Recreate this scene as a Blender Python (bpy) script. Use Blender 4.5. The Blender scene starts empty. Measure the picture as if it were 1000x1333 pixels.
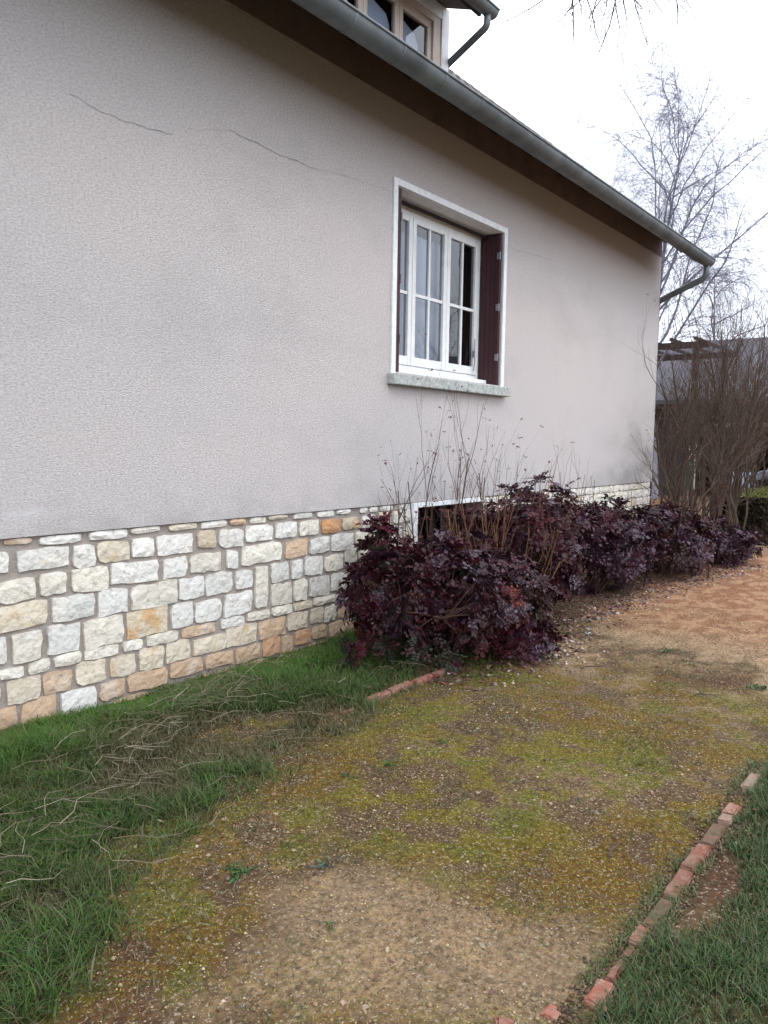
import bpy, bmesh, math, random
import numpy as np
from mathutils import Vector, Matrix

R = math.radians
S = bpy.context.scene
COL = S.collection

# ------------------------------------------------------------------ camera
PITCH, ROLL, YAW = R(4.930), R(0.897), R(53.453)
CAM = Vector((0, -3.831, 1.43))
fw = Vector((math.sin(YAW), math.cos(YAW), 0)); rt = Vector((math.cos(YAW), -math.sin(YAW), 0)); up = Vector((0, 0, 1))
w = fw*math.cos(PITCH) - up*math.sin(PITCH); u2 = up*math.cos(PITCH) + fw*math.sin(PITCH)
r3 = rt*math.cos(ROLL) + u2*math.sin(ROLL); u3 = u2*math.cos(ROLL) - rt*math.sin(ROLL)
cd = bpy.data.cameras.new('camera'); cam = bpy.data.objects.new('camera', cd); COL.objects.link(cam)
cd.sensor_fit = 'VERTICAL'; cd.sensor_height = 36; cd.lens = 1060/1333*36; cd.clip_start = .05; cd.clip_end = 2000
M4 = Matrix((( r3.x, u3.x, -w.x, CAM.x), (r3.y, u3.y, -w.y, CAM.y), (r3.z, u3.z, -w.z, CAM.z), (0, 0, 0, 1)))
cam.matrix_world = M4
S.camera = cam
S.render.resolution_x = 768; S.render.resolution_y = 1024

# ------------------------------------------------------------------ sky, sun, exposure
SUN_EL, SUN_AZ = R(48), R(-60)          # overcast: the sun only brightens the cloud a little
world = bpy.data.worlds.new('World'); S.world = world; world.use_nodes = True
nt = world.node_tree; N = nt.nodes; L = nt.links
for n in list(N): N.remove(n)
def nn(t, **k):
    n = N.new(t)
    for a, b in k.items(): setattr(n, a, b)
    return n
out = nn('ShaderNodeOutputWorld'); bg = nn('ShaderNodeBackground')
sky = nn('ShaderNodeTexSky', sky_type='NISHITA', sun_disc=False, sun_elevation=SUN_EL, sun_rotation=R(150))
sky.air_density = 1.2; sky.dust_density = 3
tc = nn('ShaderNodeTexCoord'); sep = nn('ShaderNodeSeparateXYZ')
ramp = nn('ShaderNodeValToRGB')          # overcast cloud: about twice as bright overhead as at the horizon
ramp.color_ramp.elements[0].position = 0.0; ramp.color_ramp.elements[0].color = (.70, .755, .86, 1)
ramp.color_ramp.elements[1].position = 1.0; ramp.color_ramp.elements[1].color = (.93, .97, 1.06, 1)
nz = nn('ShaderNodeTexNoise'); nz.inputs['Scale'].default_value = 2.2; nz.inputs['Detail'].default_value = 5
mr = nn('ShaderNodeMapRange'); mr.inputs['From Min'].default_value = .3; mr.inputs['From Max'].default_value = .7
mr.inputs['To Min'].default_value = 15.; mr.inputs['To Max'].default_value = 19.
vm = nn('ShaderNodeVectorMath', operation='SCALE')
mix = nn('ShaderNodeMix', data_type='RGBA'); mix.inputs['Factor'].default_value = .9
L.new(tc.outputs['Generated'], sep.inputs[0]); L.new(sep.outputs['Z'], ramp.inputs['Fac'])
L.new(tc.outputs['Generated'], nz.inputs['Vector']); L.new(nz.outputs['Fac'], mr.inputs['Value'])
L.new(ramp.outputs['Color'], vm.inputs[0]); L.new(mr.outputs['Result'], vm.inputs['Scale'])
L.new(sky.outputs['Color'], mix.inputs['A']); L.new(vm.outputs['Vector'], mix.inputs['B'])
L.new(mix.outputs['Result'], bg.inputs['Color']); bg.inputs['Strength'].default_value = .1
L.new(bg.outputs[0], out.inputs[0])
sd = bpy.data.lights.new('sun', 'SUN'); sun = bpy.data.objects.new('sun', sd); COL.objects.link(sun)
sd.energy = .5; sd.angle = R(25); sd.color = (1, .97, .92)
sun.rotation_euler = (R(42), 0, R(-30))
S.view_settings.view_transform = 'Standard'; S.view_settings.look = 'None'
S.view_settings.exposure = 0.88; S.view_settings.gamma = 1.0

# ------------------------------------------------------------------ helpers
rng = random.Random(7)
nr = np.random.default_rng(11)

def _hash(ix, iy, seed):
    h = (ix*374761393 + iy*668265263 + seed*1442695041) & 0xffffffff
    h = ((h ^ (h >> 13))*1274126177) & 0xffffffff
    return ((h ^ (h >> 16)) & 0xffff)/65535.0
def vnoise(x, y, seed=0):
    x = np.asarray(x, float); y = np.asarray(y, float)
    ix = np.floor(x).astype(np.int64); iy = np.floor(y).astype(np.int64); fx = x-ix; fy = y-iy
    fx = fx*fx*(3-2*fx); fy = fy*fy*(3-2*fy)
    a = _hash(ix, iy, seed); b = _hash(ix+1, iy, seed); c = _hash(ix, iy+1, seed); d = _hash(ix+1, iy+1, seed)
    return (a*(1-fx)+b*fx)*(1-fy) + (c*(1-fx)+d*fx)*fy
def fbm(x, y, seed=0, o=4):
    s = 0; a = .5; t = 0
    for i in range(o):
        s = s + a*vnoise(x, y, seed+i*17); t += a; a *= .55; x = np.asarray(x)*2.03+3.1; y = np.asarray(y)*2.03+1.7
    return s/t
def sm(a, b, v):
    t = np.clip((v-a)/(b-a), 0, 1); return t*t*(3-2*t)

class MB:
    """collects vertices, faces and an optional colour per vertex for ONE mesh"""
    def __init__(s): s.v = []; s.f = []; s.c = []
    def add(s, vs, fs, col=None):
        o = len(s.v); s.v.extend(tuple(p) for p in vs); s.f.extend(tuple(i+o for i in f) for f in fs)
        if col is not None: s.c.extend([col]*len(vs))
    def box(s, x0, x1, y0, y1, z0, z1, col=None):
        s.add([(x0,y0,z0),(x1,y0,z0),(x1,y1,z0),(x0,y1,z0),(x0,y0,z1),(x1,y0,z1),(x1,y1,z1),(x0,y1,z1)],
              [(0,3,2,1),(4,5,6,7),(0,1,5,4),(1,2,6,5),(2,3,7,6),(3,0,4,7)], col)
    def tube(s, pts, rad, k=6, cap=True, col=None):
        pts = [Vector(p) for p in pts]; n = len(pts)
        if not hasattr(rad, '__len__'): rad = [rad]*n
        vs = []; prev = None
        for i, p in enumerate(pts):
            d = (pts[min(i+1, n-1)]-pts[max(i-1, 0)])
            d = d.normalized() if d.length > 1e-9 else Vector((0, 0, 1))
            if prev is None:
                a = Vector((0, 0, 1)) if abs(d.z) < .9 else Vector((1, 0, 0)); a = d.cross(a).normalized()
            else:
                a = (prev-d*prev.dot(d)); a = a.normalized() if a.length > 1e-6 else d.orthogonal().normalized()
            prev = a; b = d.cross(a)
            for j in range(k):
                t = 2*math.pi*j/k; vs.append(p+(a*math.cos(t)+b*math.sin(t))*rad[i])
        fs = [(i*k+j, i*k+(j+1) % k, (i+1)*k+(j+1) % k, (i+1)*k+j) for i in range(n-1) for j in range(k)]
        if cap: fs += [tuple(range(k-1, -1, -1)), tuple((n-1)*k+j for j in range(k))]
        s.add(vs, fs, col)
    def mesh(s, name, mat=None, smooth=False):
        me = bpy.data.meshes.new(name); me.from_pydata(s.v, [], s.f)
        if s.c:
            ca = me.color_attributes.new('tint', 'FLOAT_COLOR', 'POINT')
            a = np.ones((len(s.v), 4), 'f'); a[:, :3] = np.array(s.c, 'f'); ca.data.foreach_set('color', a.ravel())
        if smooth: me.shade_smooth()
        if mat: me.materials.append(mat)
        me.update(); return me
    def build(s, name, mat=None, parent=None, smooth=False, bevel=0):
        o = bpy.data.objects.new(name, s.mesh(name, mat, smooth)); COL.objects.link(o)
        if parent: o.parent = parent
        if bevel:
            m = o.modifiers.new('bevel', 'BEVEL'); m.width = bevel; m.segments = 2; m.limit_method = 'ANGLE'
        return o
def np_mesh(name, V, F, mat, C=None, smooth=False):
    """V (n,3), F (m,3) numpy arrays -> mesh"""
    me = bpy.data.meshes.new(name); n = len(V); m = len(F)
    me.vertices.add(n); me.vertices.foreach_set('co', np.asarray(V, 'f').ravel())
    me.loops.add(m*3); me.loops.foreach_set('vertex_index', np.asarray(F, 'i').ravel())
    me.polygons.add(m); me.polygons.foreach_set('loop_start', np.arange(0, m*3, 3, dtype='i'))
    me.update(calc_edges=True)
    if C is not None:
        ca = me.color_attributes.new('tint', 'FLOAT_COLOR', 'POINT')
        a = np.ones((n, 4), 'f'); a[:, :3] = C; ca.data.foreach_set('color', a.ravel())
    me.materials.append(mat)
    if smooth: me.shade_smooth()
    return me
def link(name, me, parent=None):
    o = bpy.data.objects.new(name, me); COL.objects.link(o)
    if parent: o.parent = parent
    return o
def empty(name, loc=(0, 0, 0)):
    o = bpy.data.objects.new(name, None); o.location = loc; o.empty_display_size = .2; COL.objects.link(o); return o
def tag(o, label=None, cat=None, group=None, kind=None):
    if label: o['label'] = label
    if cat: o['category'] = cat
    if group: o['group'] = group
    if kind: o['kind'] = kind
    return o
def under(mesh_obj, root):
    """parent geometry that was built in world coordinates"""
    mesh_obj.parent = root; mesh_obj.location = -root.location
    return mesh_obj

# ------------------------------------------------------------------ materials
def mat(name, base, rough=.8, spec=.3, metal=0., noise=None, bump=None, tint=False, rnd=0., coat=0., sub=None, gen=False):
    """noise=(scale, second colour, contrast); bump=(scale, strength, distance); tint: vertex colour; rnd: per-object variation"""
    m = bpy.data.materials.new(name); m.use_nodes = True; t = m.node_tree; n = t.nodes; l = t.links
    b = n['Principled BSDF']; b.inputs['Roughness'].default_value = rough; b.inputs['Metallic'].default_value = metal
    b.inputs['Specular IOR Level'].default_value = spec
    c = None; tcn = n.new('ShaderNodeTexCoord'); geo = n.new('ShaderNodeNewGeometry')
    vec = tcn.outputs['Object'] if gen else geo.outputs['Position']
    if tint:
        a = n.new('ShaderNodeVertexColor'); a.layer_name = 'tint'; c = a.outputs['Color']
    if noise:
        ns = n.new('ShaderNodeTexNoise'); ns.inputs['Scale'].default_value = noise[0]; ns.inputs['Detail'].default_value = 6
        ns.inputs['Roughness'].default_value = .65
        l.new(vec, ns.inputs['Vector'])
        mr = n.new('ShaderNodeMapRange'); k = noise[2] if len(noise) > 2 else .15
        mr.inputs['From Min'].default_value = .5-k; mr.inputs['From Max'].default_value = .5+k; l.new(ns.outputs['Fac'], mr.inputs['Value'])
        mx = n.new('ShaderNodeMix'); mx.data_type = 'RGBA'
        if tint: mx.blend_type = 'MULTIPLY'; l.new(c, mx.inputs['A'])
        else: mx.inputs['A'].default_value = (*base, 1)
        mx.inputs['B'].default_value = (*noise[1], 1); l.new(mr.outputs['Result'], mx.inputs['Factor']); c = mx.outputs['Result']
    if rnd:
        oi = n.new('ShaderNodeObjectInfo'); hs = n.new('ShaderNodeHueSaturation')
        m1 = n.new('ShaderNodeMapRange'); m1.inputs['To Min'].default_value = 1-rnd; m1.inputs['To Max'].default_value = 1+rnd
        l.new(oi.outputs['Random'], m1.inputs['Value']); l.new(m1.outputs['Result'], hs.inputs['Value'])
        if c is not None: l.new(c, hs.inputs['Color'])
        else: hs.inputs['Color'].default_value = (*base, 1)
        c = hs.outputs['Color']
    if c is not None: l.new(c, b.inputs['Base Color'])
    else: b.inputs['Base Color'].default_value = (*base, 1)
    if coat: b.inputs['Coat Weight'].default_value = coat
    if bump:
        nb = n.new('ShaderNodeTexNoise'); nb.inputs['Scale'].default_value = bump[0]; nb.inputs['Detail'].default_value = 5
        l.new(vec, nb.inputs['Vector']); bp = n.new('ShaderNodeBump'); bp.inputs['Strength'].default_value = bump[1]
        bp.inputs['Distance'].default_value = bump[2]; l.new(nb.outputs['Fac'], bp.inputs['Height']); l.new(bp.outputs[0], b.inputs['Normal'])
    return m

def stucco_mat():
    m = mat('stucco', (.36, .33, .32), rough=.93, spec=.15); t = m.node_tree; n = t.nodes; l = t.links; b = n['Principled BSDF']
    geo = n.new('ShaderNodeNewGeometry'); mp = n.new('ShaderNodeMapping'); mp.inputs['Scale'].default_value = (.62, 1, 1.15)
    l.new(geo.outputs['Position'], mp.inputs['Vector'])
    def noise(s, d=4, src=mp.outputs[0], r=.6):
        q = n.new('ShaderNodeTexNoise'); q.inputs['Scale'].default_value = s; q.inputs['Detail'].default_value = d; q.inputs['Roughness'].default_value = r
        l.new(src, q.inputs['Vector']); return q.outputs['Fac']
    def rng_(v, a, c, lo, hi):
        q = n.new('ShaderNodeMapRange'); q.inputs['From Min'].default_value = a; q.inputs['From Max'].default_value = c
        q.inputs['To Min'].default_value = lo; q.inputs['To Max'].default_value = hi; l.new(v, q.inputs['Value']); return q.outputs['Result']
    def mixc(f, a, c, mode='MIX'):
        q = n.new('ShaderNodeMix'); q.data_type = 'RGBA'; q.blend_type = mode
        if hasattr(f, 'name'): l.new(f, q.inputs['Factor'])
        else: q.inputs['Factor'].default_value = f
        for s, k in ((a, 'A'), (c, 'B')):
            if isinstance(s, tuple): q.inputs[k].default_value = (*s, 1)
            else: l.new(s, q.inputs[k])
        return q.outputs['Result']
    c = mixc(rng_(noise(.5, 3), .35, .65, 0, 1), (.6, .545, .52), (.545, .52, .505))
    c = mixc(rng_(noise(1.1, 6, r=.7), .5, .72, 0, .4), c, (.36, .35, .34))
    c = mixc(rng_(noise(90, 3), .38, .72, 0, .7), c, (.3, .28, .275))       # grain between the pebbles of the render
    c = mixc(rng_(noise(150, 2), .58, .8, 0, .75), c, (.78, .73, .72))
    # dirt: greenish smudge low by the far corner, splash line just over the plinth, pale repair under the sill
    sx = n.new('ShaderNodeSeparateXYZ'); l.new(geo.outputs['Position'], sx.inputs[0])
    def mul(*v):
        r = v[0]
        for q in v[1:]:
            k = n.new('ShaderNodeMath'); k.operation = 'MULTIPLY'; l.new(r, k.inputs[0]); l.new(q, k.inputs[1]); r = k.outputs[0]
        return r
    f = mul(rng_(sx.outputs['X'], 9.2, 11.3, 0, 1), rng_(sx.outputs['Z'], 2.0, 1.0, 0, 1), rng_(noise(2.2, 5), .38, .62, 0, .8))
    c = mixc(f, c, (.16, .155, .15))
    f = mul(rng_(sx.outputs['Z'], 1.22, .95, 0, 1), rng_(noise(5, 5), .42, .66, 0, .4)); c = mixc(f, c, (.3, .28, .27))
    f = mul(rng_(sx.outputs['Z'], 1.0, 1.05, 0, 1), rng_(sx.outputs['Z'], 1.2, 1.08, 0, 1), rng_(sx.outputs['X'], 2.0, 2.1, 0, 1), rng_(sx.outputs['X'], 2.5, 2.2, 0, 1), rng_(noise(9, 4), .45, .6, 0, .5))
    c = mixc(f, c, (.6, .6, .6))
    f = mul(rng_(sx.outputs['X'], 5.93, 5.97, 0, 1), rng_(sx.outputs['X'], 6.12, 6.05, 0, 1), rng_(sx.outputs['Z'], 1.6, 1.72, 0, 1), rng_(sx.outputs['Z'], 1.89, 1.87, 0, 1), rng_(noise(14, 4), .4, .6, .1, .6))
    c = mixc(f, c, (.6, .58, .56))
    l.new(c, b.inputs['Base Color'])
    ad = n.new('ShaderNodeMath'); ad.operation = 'ADD'; l.new(noise(80, 6, r=.85), ad.inputs[0]); l.new(noise(150, 3), ad.inputs[1])
    bp = n.new('ShaderNodeBump'); bp.inputs['Strength'].default_value = .9; bp.inputs['Distance'].default_value = .008
    l.new(ad.outputs[0], bp.inputs['Height']); l.new(bp.outputs[0], b.inputs['Normal'])
    return m
M = {}
M['stucco'] = stucco_mat()
M['mortar'] = mat('mortar', (.25, .215, .185), .95, .1, noise=(7, (.33, .29, .26), .2), bump=(70, .7, .01))
def stone_mat(name, a, b_, c_, k=.1, pat=.56):
    m = mat(name, a, rough=.88, spec=.25, noise=(11, b_, .16), bump=(34, .9, .013), rnd=.1)
    t = m.node_tree; n = t.nodes; l = t.links; b = n['Principled BSDF']
    src = b.inputs['Base Color'].links[0].from_socket
    geo = n.new('ShaderNodeNewGeometry'); q = n.new('ShaderNodeTexNoise'); q.inputs['Scale'].default_value = 7; q.inputs['Detail'].default_value = 3
    l.new(geo.outputs['Position'], q.inputs['Vector'])
    mr = n.new('ShaderNodeMapRange'); mr.inputs['From Min'].default_value = pat; mr.inputs['From Max'].default_value = pat+k; mr.inputs['To Max'].default_value = .85
    l.new(q.outputs['Fac'], mr.inputs['Value']); mx = n.new('ShaderNodeMix'); mx.data_type = 'RGBA'
    l.new(src, mx.inputs['A']); mx.inputs['B'].default_value = (*c_, 1); l.new(mr.outputs['Result'], mx.inputs['Factor'])
    v = n.new('ShaderNodeTexNoise'); v.inputs['Scale'].default_value = 26; v.inputs['Detail'].default_value = 6; v.inputs['Roughness'].default_value = .7
    l.new(geo.outputs['Position'], v.inputs['Vector'])
    m2 = n.new('ShaderNodeMapRange'); m2.inputs['From Min'].default_value = .36; m2.inputs['From Max'].default_value = .46; m2.inputs['To Min'].default_value = .55; m2.inputs['To Max'].default_value = 0
    l.new(v.outputs['Fac'], m2.inputs['Value']); m3 = n.new('ShaderNodeMix'); m3.data_type = 'RGBA'
    l.new(mx.outputs['Result'], m3.inputs['A']); m3.inputs['B'].default_value = (.3, .25, .21, 1); l.new(m2.outputs['Result'], m3.inputs['Factor'])
    l.new(m3.outputs['Result'], b.inputs['Base Color'])
    return m
M['st_w'] = stone_mat('stone_white', (.66, .64, .59), (.59, .57, .52), (.6, .52, .41), pat=.6)
M['st_g'] = stone_mat('stone_grey', (.61, .595, .555), (.57, .55, .51), (.62, .58, .5), pat=.56)
M['st_c'] = stone_mat('stone_cream', (.63, .59, .5), (.58, .54, .45), (.67, .64, .59), pat=.54)
M['st_y'] = stone_mat('stone_yellow', (.56, .5, .4), (.53, .46, .35), (.52, .39, .24), pat=.55)
M['st_t'] = stone_mat('stone_tan', (.5, .37, .26), (.48, .33, .21), (.54, .45, .35), pat=.55)
M['st_o'] = stone_mat('stone_ochre', (.55, .48, .37), (.5, .41, .28), (.5, .31, .15), pat=.5)
M['st_O'] = stone_mat('stone_orange', (.53, .25, .1), (.5, .3, .17), (.56, .46, .36), pat=.6)
M['st_T'] = stone_mat('stone_rust', (.46, .29, .18), (.44, .25, .14), (.5, .36, .24), pat=.55)
M['white'] = mat('white_paint', (.74, .75, .74), .55, .4, noise=(9, (.62, .63, .62), .2), bump=(60, .12, .003))
M['white_old'] = mat('old_white_paint', (.76, .775, .785), .7, .3, noise=(20, (.66, .68, .68), .1), bump=(60, .3, .004))
M['sill'] = mat('sill_concrete', (.5, .52, .5), .85, .25, noise=(26, (.2, .21, .19), .17), bump=(60, .5, .006))
M['beige'] = mat('beige_wood', (.55, .47, .4), .6, .35, noise=(12, (.46, .38, .32), .2))
M['shutter'] = mat('brown_red_wood', (.052, .018, .022), .6, .3, noise=(8, (.035, .013, .017), .2), bump=(30, .15, .003))
M['soffit'] = mat('dark_eave_wood', (.035, .022, .02), .8, .2, noise=(7, (.02, .014, .014), .2))
M['zinc'] = mat('zinc', (.15, .168, .175), .55, .45, metal=.25, noise=(4, (.085, .095, .1), .16), bump=(24, .1, .004))
M['tile'] = mat('roof_tile', (.11, .085, .08), .85, .3, noise=(12, (.07, .06, .06), .2), bump=(50, .4, .004), rnd=.25)
M['dark'] = mat('dark_interior', (.02, .018, .018), .9, .1)
M['curtain'] = mat('net_curtain', (.55, .62, .76), .9, .1, bump=(12, .3, .01))
M['drape'] = mat('brown_drape', (.12, .075, .055), .9, .1)
M['steel'] = mat('hinge_metal', (.25, .24, .25), .5, .5, metal=.5)
M['brick'] = mat('red_brick', (.22, .08, .055), .92, .12, noise=(24, (.25, .15, .115), .1), bump=(60, .9, .012), rnd=.2)
M['brick_pale'] = mat('pale_worn_brick', (.27, .16, .125), .92, .12, noise=(22, (.2, .17, .125), .12), bump=(80, .5, .005))
M['brick_moss'] = mat('dirty_brick', (.16, .09, .062), .95, .1, noise=(22, (.11, .085, .055), .1), bump=(60, .9, .012))
def glass_mat():
    m = bpy.data.materials.new('window_glass'); m.use_nodes = True; t = m.node_tree; n = t.nodes; l = t.links
    n.remove(n['Principled BSDF']); o = n['Material Output']
    tr = n.new('ShaderNodeBsdfTransparent'); tr.inputs[0].default_value = (.86, .88, .88, 1); gl = n.new('ShaderNodeBsdfGlossy'); gl.inputs['Roughness'].default_value = .02
    fr = n.new('ShaderNodeFresnel'); fr.inputs[0].default_value = 1.75; mx = n.new('ShaderNodeMixShader')
    l.new(fr.outputs[0], mx.inputs[0]); l.new(tr.outputs[0], mx.inputs[1]); l.new(gl.outputs[0], mx.inputs[2]); l.new(mx.outputs[0], o.inputs[0]); return m
M['glass'] = glass_mat()
M['bark'] = mat('birch_bark', (.17, .165, .19), .85, .2, noise=(4, (.27, .27, .3), .12))
M['twig'] = mat('fine_twigs', (.15, .14, .19), .9, .1)
M['stem'] = mat('brown_stems', (.085, .048, .034), .85, .15, noise=(9, (.06, .035, .03), .2))
M['stem_grey'] = mat('grey_brown_stems', (.06, .042, .034), .9, .1, noise=(6, (.1, .075, .058), .2))
M['stem_red'] = mat('orange_brown_stems', (.2, .1, .05), .8, .2, noise=(9, (.11, .06, .035), .2))
def leaf_mat(name, c, c2, rough=.5, sp=.28):
    return mat(name, c, rough, sp, noise=(30, c2, .15), rnd=.45)
LEAF = [leaf_mat('purple_leaf', (.026, .006, .009), (.042, .011, .017)),
        leaf_mat('wine_leaf', (.062, .007, .013), (.03, .006, .01)),
        leaf_mat('dark_green_leaf', (.014, .024, .012), (.025, .02, .016)),
        leaf_mat('rust_leaf', (.12, .03, .014), (.07, .015, .012)),
        leaf_mat('plum_leaf', (.05, .022, .04), (.03, .01, .02), .4, .45)]
M['grass'] = mat('grass_blades', (.1, .2, .04), .6, .3, tint=True, noise=(3, (.75, .8, .7), .2))
M['pebble'] = mat('pebbles', (.5, .45, .36), .85, .2, tint=True, noise=(40, (.8, .75, .7), .2))
M['litter'] = mat('dead_leaves', (.12, .05, .05), .7, .3, tint=True, noise=(30, (.7, .65, .65), .2))

# ------------------------------------------------------------------ the house
XL, XC, DEP = -4.0, 11.53, 9.0           # plaster wall from XL to XC, house depth
ZP, ZT = .93, 4.36                        # plaster starts at ZP, wall plate at ZT
WX0, WX1, WZ0, WZ1 = 5.27, 7.0, 1.985, 3.415
BX0, BX1, BZ0, BZ1 = 5.62, 6.72, .35, .885
house = empty('house', (0, 0, 0))
tag(house, 'pebble-dashed house with rubble stone plinth, recessed white window and zinc gutter', 'house')

def holed(mb, xs, zs, hole, y0, y1):
    """front sheet with rectangular hole and its reveals"""
    idx = {}
    vs = []; fs = []
    def vid(x, y, z):
        k = (x, y, z)
        if k not in idx: idx[k] = len(vs); vs.append(k)
        return idx[k]
    for i in range(len(xs)-1):
        for j in range(len(zs)-1):
            a, b, c, d = xs[i], xs[i+1], zs[j], zs[j+1]
            if (a, b, c, d) == hole: 
                fs.append((vid(a,y0,c), vid(a,y0,d), vid(a,y1,d), vid(a,y1,c)))
                fs.append((vid(b,y0,d), vid(b,y0,c), vid(b,y1,c), vid(b,y1,d)))
                fs.append((vid(a,y0,d), vid(b,y0,d), vid(b,y1,d), vid(a,y1,d)))
                fs.append((vid(b,y0,c), vid(a,y0,c), vid(a,y1,c), vid(b,y1,c)))
            else: fs.append((vid(a,y0,c), vid(b,y0,c), vid(b,y0,d), vid(a,y0,d)))
    mb.add(vs, fs)
m = MB(); holed(m, [XL, WX0, WX1, XC], [ZP, WZ0, WZ1, ZT], (WX0, WX1, WZ0, WZ1), 0., .3)
m.add([(XL, 0, ZP), (XC, 0, ZP), (XC, .06, ZP), (XL, .06, ZP)], [(0, 3, 2, 1)])         # underside: the plaster ends in a drip edge
RZ = ZT+.75*DEP/2                                                                # gable apex
m.add([(XC, 0, ZP), (XC, DEP, ZP), (XC, DEP, ZT), (XC, DEP/2, RZ), (XC, 0, ZT)], [(0, 1, 2, 3, 4)])
m.add([(XL, 0, ZP), (XL, DEP, ZP), (XL, DEP, ZT), (XL, DEP/2, RZ), (XL, 0, ZT)], [(4, 3, 2, 1, 0)])
m.add([(XL, DEP, ZP), (XC, DEP, ZP), (XC, DEP, ZT), (XL, DEP, ZT)], [(3, 2, 1, 0)])
m.build('plaster_wall', M['stucco'], house)
# dark room behind the window
m = MB(); m.add([(4.6,.3,1.4),(7.9,.3,1.4),(7.9,3,1.4),(4.6,3,1.4),(4.6,.3,3.7),(7.9,.3,3.7),(7.9,3,3.7),(4.6,3,3.7)],
                [(0,1,2,3),(7,6,5,4),(3,2,6,7),(0,3,7,4),(2,1,5,6)])
m.build('room', M['dark'], house)
# plinth backing (mortar), holed by the cellar window
m = MB(); holed(m, [XL+.02, BX0, BX1, XC-.02], [-.5, BZ0, BZ1, .95], (BX0, BX1, BZ0, BZ1), .024, .32)
m.add([(XC-.02, .024, -.5), (XC-.02, DEP, -.5), (XC-.02, DEP, .95), (XC-.02, .024, .95)], [(0, 1, 2, 3)])
m.add([(XL+.02, .024, -.5), (XL+.02, DEP, -.5), (XL+.02, DEP, .95), (XL+.02, .024, .95)], [(3, 2, 1, 0)])
m.build('plinth_mortar', M['mortar'], house)
m = MB(); m.add([(5.3,.321,0),(7.0,.321,0),(7.0,1.5,0),(5.3,1.5,0),(5.3,.321,.92),(7.0,.321,.92),(7.0,1.5,.92),(5.3,1.5,.92)],
                [(0,1,2,3),(7,6,5,4),(3,2,6,7),(0,3,7,4),(2,1,5,6)])
m.build('cellar', M['dark'], house)

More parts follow.
